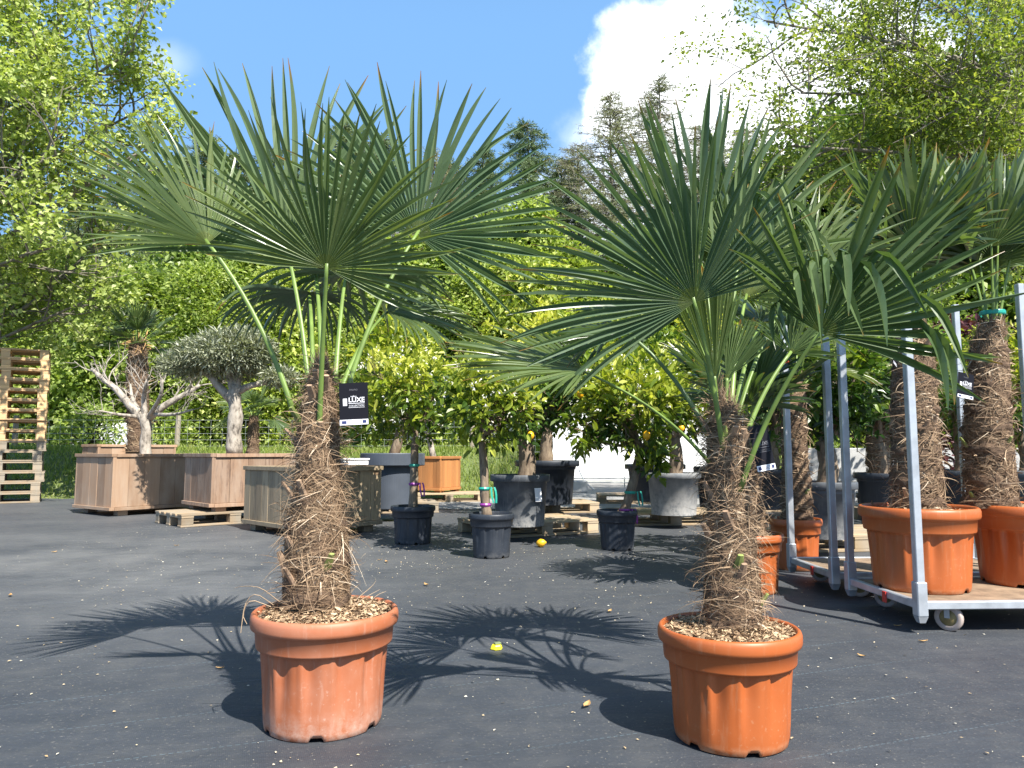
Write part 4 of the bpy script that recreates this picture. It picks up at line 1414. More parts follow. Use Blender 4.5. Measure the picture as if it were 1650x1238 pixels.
def plant_tag(centre, wd, ht, label, yaw=0.0, roll=0.0, bright=True):
    o = thing('plant_tag', centre, label, 'tag', 'black plant tags')
    o.rotation_euler = (R_(-4), roll, yaw)
    mb = MB()
    mb.bbox((0, 0, 0), (wd, .0012, ht), 0.0004)
    mb.build('card', MT['tagblack'], o)
    mb = MB()
    mb.box((0, -.0009, -ht * .43), (wd * .985, .0004, ht * .125))
    st = mb.build('white_strip', MT['tagwhite'], o)
    mb = MB()
    mb.box((-wd * .34, -.0013, -ht * .43), (wd * .16, .0003, ht * .07))
    mb.box((wd * .36, -.0013, -ht * .425), (wd * .13, .0003, ht * .07))
    for k_ in range(3):
        mb.box((0.02 * wd, -.0012, -ht * (.40 + .03 * k_)), (wd * .38, .0003, ht * .008))
    mb.build('printed_mark', MT['tagnavy'], st)
    ink = MT['tagwhite'] if bright else MT['taggrey']
    for txt, zc, sz, xo, mk in (('LUXE', .09, .205, .10, ink), ('COLLECTION', -.045, .075, .10, ink), ('PALMO', .33, .075, 0, MT['taggrey'])):
        me = text_mesh(txt, sz * wd * 1.15, txt == 'LUXE')
        me.materials.append(mk)
        t_ = bpy.data.objects.new('lettering', me)
        sc.collection.objects.link(t_)
        t_.parent = o
        t_.location = (xo * wd, -.0010, zc * ht)
        t_.rotation_euler = (R_(90), 0, 0)
    mb = MB()   # little crown over the word and the rules under it
    for k_ in range(5):
        xx = (k_ - 2) * wd * .04
        mb.add([(xx - wd * .018, -.0009, ht * .165), (xx + wd * .018, -.0009, ht * .165), (xx * 1.25, -.0009, ht * (.205 - .008 * abs(k_ - 2)))], [[(0, 1, 2)]])
    mb.box((wd * .10, -.0008, ht * .012), (wd * .56, .0003, ht * .012))
    mb.box((wd * .10, -.0008, -ht * .085), (wd * .56, .0003, ht * .008))
    mb.box((-wd * .30, -.0008, ht * .045), (wd * .14, .0003, ht * .17))
    mb.build('crown_emblem', ink, o)
    mb = MB()
    tp = Vector((wd * .0, 0, ht * .47))
    mb.tube([tp, tp + Vector((-.004, .006, .02)), tp + Vector((-.012, .014, .045)), tp + Vector((-.02, .02, .06))], .0009, n=5)
    mb.build('string', MT['darkmetal'], o)
    return o


p = at(570, 651, Y1 - .10)
plant_tag(p, 46 * p.y / F, 69 * p.y / F, 'black plant tag with white lettering hanging on the front left palm', R_(4), R_(-3))
p = at(1228, 722, Y2 - .06)
plant_tag(p, 34 * p.y / F, 74 * p.y / F, 'dull black plant tag hanging on the front right palm', R_(14), R_(-9), bright=False)
p = at(1556, 622, 3.62)
plant_tag(p, 30 * p.y / F, 42 * p.y / F, 'black plant tag hanging beside the darker trunk on the trolley', R_(12), R_(10))
p = at(1441, 572, 3.60)
plant_tag(p, 20 * p.y / F, 36 * p.y / F, 'small black plant tag high on the left trolley palm', R_(50), R_(14), bright=False)


# ================================================================== pallets
def make_pallet(mat, label, loc, rz, group=None, sx=1.2, sy=0.8, h=0.14):
    o = thing('pallet', loc, label, 'pallet', group, rz)
    bt = h * 0.155
    bh = h - 3 * bt
    rg = random.Random(hash(label) % 1000)

    def one(nm, c, s):
        mb = MB()
        mb.bbox(c, s, 0.0025, rnd=rg.random())
        mb.build(nm, mat, o)
    for k_ in range(5):
        one('deck_board', (0, -sy / 2 + .06 + k_ * (sy - .12) / 4, h - bt / 2), (sx, .125 if k_ % 2 == 0 else .10, bt - .001))
    for k_ in range(3):
        x = -sx / 2 + .07 + k_ * (sx - .14) / 2
        one('stringer', (x, 0, h - bt * 1.5), (.13, sy, bt - .001))
        for q in range(3):
            y = -sy / 2 + .055 + q * (sy - .11) / 2
            one('block', (x, y, bt + bh / 2), (.128, .10, bh - .001))
    for q in range(3):
        y = -sy / 2 + .055 + q * (sy - .11) / 2
        one('base_board', (0, y, bt / 2), (sx, .10, bt - .001))
    return o


PG = 'pallets on the ground'
pn = make_pallet(MT['pallet'], 'worn pallet under the big dusty grey pot, beside the fallen lemon', (0, 0, 0), 0, PG)
pnew = make_pallet(MT['pallet_new'], 'fresh yellow pallet in the upper half of the tall stack', (0, 0, 0), 0, 'pallets in the tall stack', h=0.165)
pold = make_pallet(MT['pallet_old'], 'greyed pallet under the stained planter box with the olive tree', (0, 0, 0), 0, PG)
# the tall stack at the left edge
stc = at(2, 730, 12.1)
rs = random.Random(4)
psto = make_pallet(MT['pallet_old'], 'greyed pallet at the very bottom of the tall stack', (0, 0, 0), 0, 'pallets in the tall stack', h=0.165)
ordn = ['bottom', 'second', 'third', 'fourth', 'fifth', 'sixth', 'seventh', 'eighth', 'ninth', 'tenth', 'eleventh', 'twelfth', 'thirteenth', 'fourteenth', 'top']
for k_ in range(15):
    src = psto if k_ < 6 else pnew
    lab = ('greyed pallet, %s from the ground in the tall stack' if k_ < 6 else 'fresh yellow pallet, %s from the ground in the tall stack') % ordn[k_]
    if k_ == 0:
        lab = 'greyed pallet at the very bottom of the tall stack'
    if k_ == 14:
        lab = 'fresh yellow pallet on top of the tall stack'
    loc = (stc.x + rs.uniform(-.02, .02), 12.1 + rs.uniform(-.02, .02), 0.001 + k_ * 0.1655)
    rz = R_(31) + rs.uniform(-.02, .02)
    if k_ in (0, 6):
        src.location, src.rotation_euler = loc, (0, 0, rz)
        src['label'] = lab
    else:
        c_ = dup(src, loc, rz, lab)
        if k_ % 2 and k_ > 6:
            c_.rotation_euler = (math.pi, 0, rz)
            c_.location.z += 0.165
# single pallets: (px of centre, py of centre on ground, rotation)
def put(src, x, y, deg, lab, first=False, sc_=1.0, dz=0.001):
    p = gd(x, y)
    if first:
        src.location = (p.x, p.y, dz)
        src.rotation_euler = (0, 0, R_(deg))
        src['label'] = lab
        return src
    return dup(src, (p.x, p.y, dz), R_(deg), lab, PG, sc_)


put(pn, 850, 858, 28, 'worn pallet under the big dusty grey pot, beside the fallen lemon', True)
put(pold, 356, 841, 44, 'greyed pallet under the stained planter box with the olive tree', True)
put(pold, 632, 824, 12, 'greyed pallet under the tall slate grey planter')
put(pn, 722, 807, 8, 'worn pallet under the slatted orange wood planter')
put(pn, 885, 824, 10, 'worn pallet under the black pot by the white building')
put(pn, 1072, 842, 6, 'worn pallet under the pale dusty pot')
put(pold, 1022, 810, -4, 'greyed pallet under the black pot left of the pale dusty pot')
put(pold, 1238, 822, 5, 'greyed pallet under the black pot behind the front right palm')
put(pn, 1345, 880, 8, 'worn pallet with loose boards beside the empty trolley')
put(pold, 1455, 836, 4, 'greyed pallet under the black pots behind the loaded trolley')


# ================================================================== planter boxes with trees
def planter_box(o, near, d1, d2, l1, l2, z0, z1, mat, pl=0.20, feet=0.07, frame=0.042):
    """near: nearest corner (world), d1/d2 unit dirs of the two visible faces; parts under o (o at near corner)"""
    d1, d2 = Vector((*d1, 0)).normalized(), Vector((*d2, 0)).normalized()
    rot = Matrix((tuple(d2) + (), tuple(-d1), (0, 0, 1))).transposed()
    rg = random.Random(int(l1 * 100 + l2 * 37))
    th = 0.025
    bot, top = z0 + feet, z1
    mb = MB()

    def face(origin, dr, nrm_, L):
        n = max(3, round(L / pl))
        for k_ in range(n):
            wv = L / n
            c = origin + dr * (wv * (k_ + .5)) + nrm_ * (-th / 2 - 0.006 * rg.random())
            r3 = Matrix((tuple(dr), tuple(-nrm_), (0, 0, 1))).transposed()
            mb.bbox((c.x, c.y, (bot + frame + top - frame) / 2), (wv - .002, th, top - bot - 2 * frame), 0.003, r3.to_4x4(), rg.random())
    O = Vector((0, 0, 0))
    face(O, d1, -d2, l1)
    face(O, d2, -d1, l2)
    face(O + d2 * l2, d1, d2, l1)
    face(O + d1 * l1, d2, d1, l2)
    mb.build('plank_side', mat, o)
    cen = d1 * l1 / 2 + d2 * l2 / 2

    def frm(nm, z, hh, ex):
        mb = MB()
        for (c, dr, L) in ((d1 * l1 / 2 - d2 * (ex / 2 - .03), d1, l1 + 2 * ex - .06), (d1 * l1 / 2 + d2 * (l2 + ex / 2 - .03), d1, l1 + 2 * ex - .06)):
            r3 = Matrix((tuple(dr), tuple(Vector((-dr.y, dr.x, 0))), (0, 0, 1))).transposed()
            mb.bbox((c.x, c.y, z), (L, .065, hh), 0.003, r3.to_4x4(), rg.random())
        for (c, dr, L) in ((d2 * l2 / 2 - d1 * (ex / 2 - .03), d2, l2 - .06 - .02), (d2 * l2 / 2 + d1 * (l1 + ex / 2 - .03), d2, l2 - .06 - .02)):
            r3 = Matrix((tuple(dr), tuple(Vector((-dr.y, dr.x, 0))), (0, 0, 1))).transposed()
            mb.bbox((c.x, c.y, z - .002), (L, .065, hh), 0.003, r3.to_4x4(), rg.random())
        mb.build(nm, mat, o)
    frm('top_frame', top - frame / 2, frame, 0.035)
    frm('bottom_frame', bot + frame / 2, frame, 0.035)
    for a in (.12, .88):
        for q in (.1, .9):
            mb = MB()
            c = d1 * l1 * q + d2 * l2 * a
            mb.box((c.x, c.y, z0 + feet / 2), (.12, .12, feet - .001), rot.to_4x4())
            mb.build('foot', mat, o)
    mb = MB()
    r3 = Matrix((tuple(d1), tuple(Vector((-d1.y, d1.x, 0))), (0, 0, 1))).transposed()
    mb.box((cen.x, cen.y, top - .07), (l1 - .06, l2 - .06, .04), r3.to_4x4(), rnd=.3)
    mb.build('soil', MT['soil'], o)
    return cen


def olive_twigs(tr, pts, r, rg, n, L, tips):
    P = smoothpath(pts, 9)
    rr = np.linspace(r[0], r[1], 9)
    tr.tube(P, list(rr), n=9, rnd=rg.random())
    for k_ in range(n):
        q = (0.3 + 0.7 * (k_ + rg.random()) / n) * 8
        a = min(int(q), 7)
        pos = P[a] + (P[a + 1] - P[a]) * (q - a)
        d = nrm(nrm(P[a + 1] - P[a]) * 0.7 + rdir(rg, 1)[0] * 0.7 + np.array((0, 0, .35)))
        grow(tr, pos, d, L * (0.5 + rg.random()), r[1] * 0.45, 1, 2, rg, tips, 3, .8, .15, .2, .6, .5, 6)


# W1: bare olive in a cedar box
n1_ = Vector((-5.06, 9.42, 0))
w1 = thing('planter_box_tree', n1_, 'bare white trunked olive in the reddish wooden planter box, left of the domed olive', 'planter', 'trees in wooden planter boxes')
planter_box(w1, n1_, (-.8, .6), (.6, .8), 1.05, 1.45, 0, .79, MT['wood_red'])
rg = np.random.default_rng(31)
tr, tips = MB(), []
q = lambda x, y, Y=10.2: at(x, y, Y) - n1_
tr.tube(smoothpath([q(236, 745), q(234, 715), q(236, 690), q(232, 668)], 10), [.085, .078, .072, .075, .07, .068, .07, .075, .08, .085], n=12)
for pts, r, nn_ in [([q(230, 675), q(208, 652), q(188, 628), q(165, 610), q(148, 594)], (.062, .026), 9), ([q(238, 675), q(262, 656), q(284, 643), q(308, 630), q(322, 621)], (.058, .022), 9),
                    ([q(233, 670), q(232, 640), q(237, 615, 10.0)], (.045, .02), 7), ([q(226, 665), q(214, 645, 10.6), q(210, 620, 10.8)], (.04, .015), 6), ([q(240, 672), q(258, 640, 9.9), q(262, 612, 9.8)], (.035, .014), 6), ([q(245, 668), q(280, 668, 9.8), q(312, 660, 9.6)], (.03, .010), 6), ([q(222, 672), q(190, 668, 9.9), q(160, 662, 9.8)], (.03, .010), 6)]:
    olive_twigs(tr, pts, r, rg, nn_, .38, tips)
tr.build('trunk', MT['olivebark'], w1, smooth=True)

# W0: palm in the box behind
n0_ = Vector((-6.62, 11.85, 0))
w0 = thing('planter_box_palm', n0_, 'short crowned palm in the wooden box behind the bare olive', 'planter', 'trees in wooden planter boxes')
planter_box(w0, n0_, (-.8, .6), (.6, .8), .55, 1.3, 0, .94, MT['wood_red'])
pc = [at(222, y, 12.2) for y in (728, 690, 650, 610, 575, 552)]
add_palm_trunk(w0, [p - n0_ for p in pc], [.15, .16, .17, .165, .15, .11], 41, 1800, .004, .18, 3)
rg = np.random.default_rng(17)
top = np.array(tuple(pc[-1]))
for k_ in range(22):
    a = k_ * 2.4
    tl = 0.2 + 1.75 * ((k_ + .5) / 22)
    hd = np.array((math.cos(a), math.sin(a), 0))
    dv = hd * math.sin(tl) + np.array((0, 0, math.cos(tl)))
    hub = top + dv * (.30 + .1 * rg.random())
    nv = np.array((0, 0, 1.0)) * max(math.sin(tl), .2) - hd * math.cos(tl) * .6 + np.array((0, -.4, .2))
    add_fan(w0, n0_, top + hd * .04 - np.array((0, 0, .05)), hub, dv, nv, 78, .36, MT['palm_d'], MT['petiole'], (.012, .008), nseg=20, droop=.3, seed=700 + k_, join=.5)
mb = MB()
rg = np.random.default_rng(18)
kites(mb, np.tile(top - np.array((0, 0, .02)), (60, 1)) + rg.normal(0, .06, (60, 3)), rg.normal(0, 1, (60, 3)) * np.array((1, 1, .5)), rdir(rg, 60), np.full(60, .22), np.full(60, .03), rg.random(60))
mb.build('dry_leaf_skirt', MT['dryleaf'], w0, n0_)


def leaf_blob(cr, centre, rad3, n, size, rg, wid=.24, kind=kites, out=0.9, pw=0.4, tone=.5):
    d = rdir(rg, n)
    lob = 1 + .12 * np.sin(d[:, 0] * 5 + 1) + .10 * np.sin(d[:, 2] * 6 + d[:, 1] * 4)
    r = rg.random(n) ** pw * lob
    P = np.array(tuple(centre)) + d * np.array(rad3) * r[:, None]
    D = nrm(d * out + rdir(rg, n) * .9 + np.array((0, 0, .15)))
    L = size * (.6 + .8 * rg.random(n))
    kind(cr, P, D, rdir(rg, n) * .7 + np.array((0, 0, 1)), L, L * wid, np.clip(rg.normal(tone, .25, n), 0, 1))


# W2: domed olive on a pallet
n2_ = Vector((-3.36, 8.32, 0.143))
w2 = thing('planter_box_tree', n2_, 'olive with a clipped grey green dome in the stained wooden box on a pallet', 'planter', 'trees in wooden planter boxes')
planter_box(w2, n2_, (-.68, .73), (.73, .68), .85, 1.05, 0, .795 - .143, MT['wood_red2'], feet=.05)
q = lambda x, y, Y=8.95: at(x, y, Y) - n2_
rg = np.random.default_rng(32)
tr, cr, tips = MB(), MB(), []
tr.tube(smoothpath([q(378, 732), q(377, 700), q(380, 665), q(377, 640), q(380, 620)], 12), list(np.linspace(.095, .07, 12) + .008 * np.sin(np.arange(12) * 1.7)), n=12)
for pts, r in [([q(374, 645), q(352, 622), q(338, 605), q(318, 592)], (.06, .03)), ([q(380, 628), q(386, 600), q(392, 575)], (.06, .03)), ([q(382, 632), q(402, 622), q(425, 617), q(445, 608)], (.05, .02)), ([q(376, 630), q(368, 600), q(360, 570)], (.05, .02))]:
    olive_twigs(tr, pts, r, rg, 4, .25, tips)
leaf_blob(cr, q(366, 572), (.58, .56, .27), 9000, .075, rg, pw=.38)
leaf_blob(cr, q(392, 562), (.40, .42, .24), 3500, .075, rg, pw=.4)
leaf_blob(cr, q(300, 588), (.33, .3, .15), 2600, .07, rg, pw=.45)
leaf_blob(cr, q(452, 608, 8.8), (.22, .2, .11), 1100, .07, rg, pw=.45)
tr.build('trunk', MT['olivebark'], w2, smooth=True)
cr.build('crown', MT['olive'], w2)

# W3: weathered box in front
n3_ = Vector((-1.98, 7.0, 0))
w3 = thing('planter_box', n3_, 'weathered green stained wooden box behind the front left palm', 'planter')
c3 = planter_box(w3, n3_, (-.70, .71), (.66, .75), 1.2, .95, 0, .665, MT['wood_grey'], pl=.14)
p = at(566, 739, 7.75)
tray = thing('white_tray', (p.x, p.y, .668), 'white plastic tray resting on the weathered wooden box', 'tray', None, R_(40))
mb = MB()
mb.bbox((0, 0, .03), (.30, .20, .05), .006)
mb.bbox((0, 0, .066), (.32, .22, .02), .006)
mb.build('lid', MT['white'], tray)

# slatted orange planter with a tree
pO = gd(712, 806)
nO = Vector((pO.x + .0, pO.y - .34, .143))
wO = thing('planter_box_tree', nO, 'small tree in the slatted orange wood planter on a pallet', 'planter', 'trees in wooden planter boxes')
planter_box(wO, nO, (-.90, .42), (.42, .90), .66, .7, 0, .60, MT['wood_orange'], pl=.075, feet=.03)
tr, cr, tips = MB(), MB(), []
rg = np.random.default_rng(36)
grow(tr, (-.15, .45, .5), (0, 0, 1), 1.0, .06, 0, 2, rg, tips, 4, .7, .2)
leaf_blob(cr, (-.15, .45, 1.75), (.6, .6, .55), 1500, .10, rg, .45, ovals)
tr.build('trunk', MT['olivebark'], wO, smooth=True)
cr.build('crown', MT['citrus_d'], wO)
# tan box far right
pO = gd(1375, 803)
nO = Vector((pO.x + .35, pO.y - .2, 0))
wT = thing('planter_box_tree', nO, 'tan wooden planter box with a dark leafy tree behind the trolley posts', 'planter', 'trees in wooden planter boxes')
planter_box(wT, nO, (-1, .05), (.05, 1), 1.0, .7, .0, .70, MT['wood_red'], pl=.13)
tr, cr, tips = MB(), MB(), []
rg = np.random.default_rng(37)
grow(tr, (-.5, .35, .6), (0, 0, 1), 1.0, .08, 0, 2, rg, tips, 4, .8, .2)
leaf_blob(cr, (-.5, .35, 2.0), (.9, .7, .7), 2600, .12, rg, .45, ovals)
tr.build('trunk', MT['bark'], wT, smooth=True)
cr.build('crown', MT['citrus_d'], wT)


# ================================================================== citrus trees in pots
def citrus(label, base, Rp, Hp, potmat, trunk, tr_r, blobs, seed, mat='citrus', lsize=.075, plain=False, lemons=(), ribbons=None, blossoms=40, bot=.78, potlabel=False, limbs=5, nm='potted_citrus_tree', cat='citrus tree'):
    base = Vector(base)
    o = thing(nm, base, label, cat, 'potted citrus trees')
    rg = np.random.default_rng(seed)
    add_pot(o, Rp, Hp, potmat, 12, fl=.06, seed=seed, plain=plain, bot=bot)
    add_soil(o, Rp * .9, Hp * .86, seed, 120, .015)
    tr, cr = MB(), MB()
    T = [Vector(p) - base for p in trunk]
    P = smoothpath([tuple(p) for p in T], 10)
    tr.tube(P, list(np.linspace(tr_r, tr_r * .75, 10) * (1 + .06 * np.sin(np.arange(10) * 2.2))), n=10)
    tips = []
    for (c, r3, n) in blobs:
        c = np.array(tuple(Vector(c) - base))
        r3 = np.array(r3)
        for k_ in range(limbs):
            e = c + rdir(rg, 1)[0] * r3 * .55
            mid = (P[-1] + e) / 2 + rg.normal(0, .04, 3)
            pth_ = smoothpath([P[-1] - np.array((0, 0, .02)), mid, e], 6)
            tr.tube(pth_, list(np.linspace(tr_r * .5, .006, 6)), n=6, cap=False)
            for q_ in range(4):
                d = rdir(rg, 1)[0] + np.array((0, 0, .2))
                grow(tr, pth_[3 + q_ % 3], d, float(r3.mean()) * .6, .008, 1, 2, rg, tips, 3, .8, .1, .2, .6, .5, 5)
        # leaves in sprays: clump centres near the outside of the blob
        m_ = max(12, n // 14)
        d = rdir(rg, m_)
        lob = 1 + .18 * np.sin(d[:, 0] * 4 + seed) + .14 * np.sin(d[:, 2] * 5 + d[:, 1] * 3 + seed)
        Cc = c + d * r3 * (lob * (.35 + .65 * rg.random(m_) ** .5))[:, None]
        cc = np.repeat(Cc, 14, 0)
        dd = np.repeat(d, 14, 0)
        nn2 = len(cc)
        off = rg.normal(0, .055, (nn2, 3))
        D = nrm(dd * .8 + rdir(rg, nn2) * .9 + np.array((0, 0, -.1)))
        L = lsize * (.55 + .75 * rg.random(nn2))
        # young shoots (outer, upper) are yellower than the old inner leaves
        shoot = np.repeat(np.clip(rg.normal(.5, .28, m_) + .28 * d[:, 2], 0, 1), 14)
        ovals(cr, cc + off, D, nrm(rdir(rg, nn2) * .8 + np.array((0, 0, 1.0))), L, L * .46, np.clip(shoot + rg.normal(0, .14, nn2), 0, 1))
    tr.build('trunk', MT['bark'], o, smooth=True)
    cr.build('crown', MT[mat], o)
    if blossoms:
        mb = MB()
        c, r3, n = blobs[0]
        d = rdir(rg, blossoms)
        d[:, 1] = -np.abs(d[:, 1])
        P2 = np.array(tuple(Vector(c) - base)) + d * np.array(r3) * (0.95 + .2 * rg.random((blossoms, 1)))
        for k_ in range(5):
            kites(mb, P2 + rg.normal(0, .008, P2.shape), rdir(rg, blossoms), rdir(rg, blossoms), np.full(blossoms, .024), np.full(blossoms, .012), rg.random(blossoms))
        tag(mb.build('blossom', MT['blossom'], o), kind='stuff')
    for lp in lemons:
        mb = MB()
        r = .033
        mb.lathe([(.001, -1.25 * r), (.3 * r, -1.12 * r), (.75 * r, -.7 * r), (r, 0), (.75 * r, .7 * r), (.3 * r, 1.1 * r), (.001, 1.2 * r)], 16, c=tuple(Vector(lp) - base))
        mb.build('lemon', MT['lemon'], o, smooth=True)
    if ribbons:
        for (fr, mt, tail) in ribbons:
            pp = P[int(fr * 9)]
            mb = MB()
            mb.lathe([(tr_r * 1.02, -.012), (tr_r * 1.18, 0), (tr_r * 1.02, .012)], 16, c=tuple(pp))
            if tail:
                a = pp + np.array((tr_r * 1.1, -tr_r * .5, 0))
                for sgn in (1, .3):
                    path = [a, a + np.array((.035 * sgn, -.01, .012)), a + np.array((.05 * sgn, -.015, -.05)), a + np.array((.03 * sgn + .02, -.012, -.11))]
                    Pp = smoothpath(path, 7)
                    V = np.concatenate([Pp - np.array((.007, 0, 0)), Pp + np.array((.007, .004, 0))])
                    mb.add(V, [[(j, 7 + j, 8 + j, j + 1) for j in range(6)]])
            mb.build('ribbon', MT[mt], o)
    if potlabel:
        mb = MB()
        a = R_(-52)
        mb.box((math.cos(a) * Rp * .945, math.sin(a) * Rp * .945, Hp * .62), (.075, .002, .12), Matrix.Rotation(a + R_(90), 4, 'Z') @ Matrix.Rotation(R_(-8), 4, 'X'))
        mb.build('pot_label', MT['tagwhite'], o)
    return o


pa = gd(665, 875)
citrus('yellow leaved citrus in the small black pot left of the other two small pots', pa, .20, .33, MT['blackpot'],
       [at(665, 828, pa.y), at(667, 780, pa.y), at(668, 735, pa.y), at(668, 690, pa.y)], .042, [(at(665, 632, pa.y), (.52, .45, .42), 2100)], 301, ribbons=[(.62, 'teal', False), (.42, 'purple', True)], blossoms=70, lsize=.085)
pb = gd(792, 897)
citrus('yellow green citrus in the small black pot in the middle, nearest of the three', pb, .178, .335, MT['blackpot'],
       [at(786, 840, pb.y), at(781, 800, pb.y), at(780, 760, pb.y), at(776, 700, pb.y)], .040, [(at(782, 640, pb.y), (.36, .34, .30), 1150), (at(830, 655, pb.y), (.2, .2, .18), 260)], 302, ribbons=[(.5, 'teal', True), (.25, 'purple', False)], blossoms=40, lsize=.085)
pc_ = gd(995, 885)
citrus('yellow green citrus with a leaning trunk in the small black pot on the right', pc_, .172, .325, MT['blackpot'],
       [at(1003, 835, pc_.y), at(1012, 805, pc_.y), at(1022, 770, pc_.y), at(1030, 735, pc_.y), at(1033, 715, pc_.y)], .042, [(at(1022, 645, pc_.y), (.50, .42, .36), 1900), (at(945, 690, pc_.y), (.16, .2, .18), 260), (at(1055, 735, pc_.y), (.12, .1, .08), 90)], 303, ribbons=[(.35, 'teal', True), (.15, 'purple', True)], blossoms=40, lsize=.09, lemons=[at(1042, 702, pc_.y - .3)])
pd = Vector((at(838, 800, 6.85).x, 6.85, .143))
citrus('large lemon tree in the big dusty grey pot on the worn pallet', pd, .275, .46, MT['greypot'],
       [at(848, 775, 6.85), at(850, 745, 6.85), at(847, 715, 6.85), at(852, 695, 6.85)], .085, [(at(850, 640, 6.85), (.62, .5, .36), 1900), (at(920, 620, 6.9), (.4, .4, .42), 1000)], 304, mat='citrus_d', plain=True, lemons=[at(855, 702, 6.35), at(935, 635, 6.35), at(905, 600, 6.4), at(812, 655, 6.35)], blossoms=0, potlabel=True, bot=.80)
pe = Vector((at(882, 800, 9.7).x, 9.7, .143))
citrus('tall citrus in the wide black pot left of the white building', pe, .42, .56, MT['blackpot'],
       [at(880, 760, 9.7), at(880, 730, 9.7), at(882, 700, 9.7)], .10, [(at(880, 600, 9.7), (1.0, .8, .85), 3200)], 305, mat='citrus', plain=True, blossoms=0, lsize=.10, bot=.76)
pf = Vector((at(1085, 790, 8.05).x, 8.05, .143))
citrus('thick trunked citrus in the pale dusty pot on a pallet', pf, .295, .445, MT['palepot'],
       [at(1088, 775, 8.05), at(1090, 740, 8.05), at(1086, 705, 8.05)], .085, [(at(1085, 630, 8.05), (.75, .6, .5), 2300)], 306, mat='citrus', plain=True, blossoms=30, lsize=.09, lemons=[at(1098, 690, 7.5)], bot=.80)
pg = Vector((at(1056, 790, 10.4).x, 10.4, .143))
citrus('dark citrus in the black pot left behind the pale dusty pot', pg, .42, .50, MT['blackpot'],
       [at(1056, 760, 10.4), at(1058, 730, 10.4), at(1054, 700, 10.4)], .09, [(at(1050, 600, 10.4), (.9, .7, .8), 2300)], 307, mat='citrus_d', plain=True, blossoms=0, lsize=.10)
ph = Vector((at(632, 790, 8.95).x, 8.95, .143))
o = thing('potted_citrus_tree', ph, 'tall leafy citrus in the smooth slate grey planter with a broad rim', 'citrus tree', 'potted citrus trees')
mb = MB()
mb.lathe([(.29, 0), (.30, .01), (.30, .50), (.375, .505), (.385, .515), (.385, .645), (.378, .655), (.34, .655), (.335, .64), (.33, .55)], 72)
mb.build('pot', MT['planter'], o, smooth=False)
add_soil(o, .33, .60, 77, 60, .02)
tr, cr, tips = MB(), MB(), []
rg = np.random.default_rng(308)
grow(tr, (0, 0, .58), (0, 0, 1), .9, .07, 0, 2, rg, tips, 4, .8, .2)
leaf_blob(cr, (.02, 0, 1.75), (.62, .55, .62), 1900, .10, rg, .46, ovals)
leaf_blob(cr, (-.05, 0, 1.3), (.35, .35, .3), 500, .10, rg, .46, ovals)
tr.build('trunk', MT['bark'], o, smooth=True)
cr.build('crown', MT['citrus'], o)
# right hand side pots
for (x, Yd, rim, Rp, lab, mat, tw, by, br, n, sd, pm_) in [
        (1245, 8.9, 756, .34, 'dark citrus in the black pot just right of the front right palm trunk', 'citrus_d', .07, 600, (.65, .6, .7), 1700, 311, 'blackpot'),
        (1330, 5.85, 776, .225, 'thick trunked dark citrus in the scuffed black pot between the trolley posts', 'citrus_d', .085, 620, (.52, .45, .46), 1900, 312, 'greypot'),
        (1420, 8.0, 762, .29, 'dark citrus in the black pot left of the loaded trolley', 'citrus_d', .07, 610, (.6, .5, .6), 1700, 313, 'blackpot'),
        (1545, 8.6, 758, .34, 'bright citrus in the black pot between the two trolley palms', 'citrus', .07, 620, (.62, .5, .6), 1700, 314, 'blackpot'),
        (1650, 8.4, 758, .34, 'bright citrus in the black pot at the right edge behind the trolley palms', 'citrus', .07, 610, (.65, .5, .65), 1700, 315, 'greypot'),
        (1480, 9.6, 755, .34, 'dark citrus in the black pot behind the left trolley palm', 'citrus_d', .07, 600, (.7, .6, .7), 1700, 316, 'blackpot'),
        (1160, 10.2, 752, .36, 'bright citrus in the black pot behind the front right palm crown', 'citrus', .07, 590, (.8, .6, .8), 2000, 317, 'blackpot')]:
    rz_ = at(x, rim, Yd).z
    b0 = Vector((at(x, 730, Yd).x, Yd, .143 if Yd != 5.85 else .143))
    if x in (1480, 1160, 1545, 1650):
        b0.z = 0.001
    citrus(lab, b0, Rp, rz_ - b0.z, MT[pm_], [Vector((b0.x, Yd, rz_ - .06)), Vector((b0.x + .02, Yd, rz_ + .12)), Vector((b0.x - .01, Yd, rz_ + .32))], tw, [(at(x, by, Yd), br, n)], sd, mat=mat, plain=True, blossoms=0, lsize=.095)

# low fan palm behind the domed olive
p = gd(405, 800)
pth = [Vector((p.x, p.y, 0.02)), Vector((p.x, p.y, .6)), Vector((p.x, p.y, 1.1)), Vector((p.x, p.y, 1.5))]
o = auto_palm('low yellow green fan palm seen under the dome of the olive', p, 0.26, .4, MT['blackpot'], pth, [.13, .12, .11, .08], None, 10, .42, 99, petl=.35, spread=1.8, mat='palm_y', hairs=900, hw=.003, group='palms in black pots')

# ================================================================== small things on the ground
def lemon_ground(x, y):
    p = gd(x, y)
    r = .036
    mb = MB()
    mb.lathe([(.001, -1.3 * r), (.3 * r, -1.15 * r), (.75 * r, -.7 * r), (r, 0), (.75 * r, .7 * r), (.3 * r, 1.1 * r), (.12 * r, 1.3 * r), (.001, 1.35 * r)], 20)
    o = mb.build('lemon', MT['lemon'], smooth=True)
    o.location = (p.x, p.y, r)
    o.rotation_euler = (R_(80), R_(15), R_(70))
    tag(o, 'yellow lemon lying on the ground cloth beside the worn pallet', 'lemon')


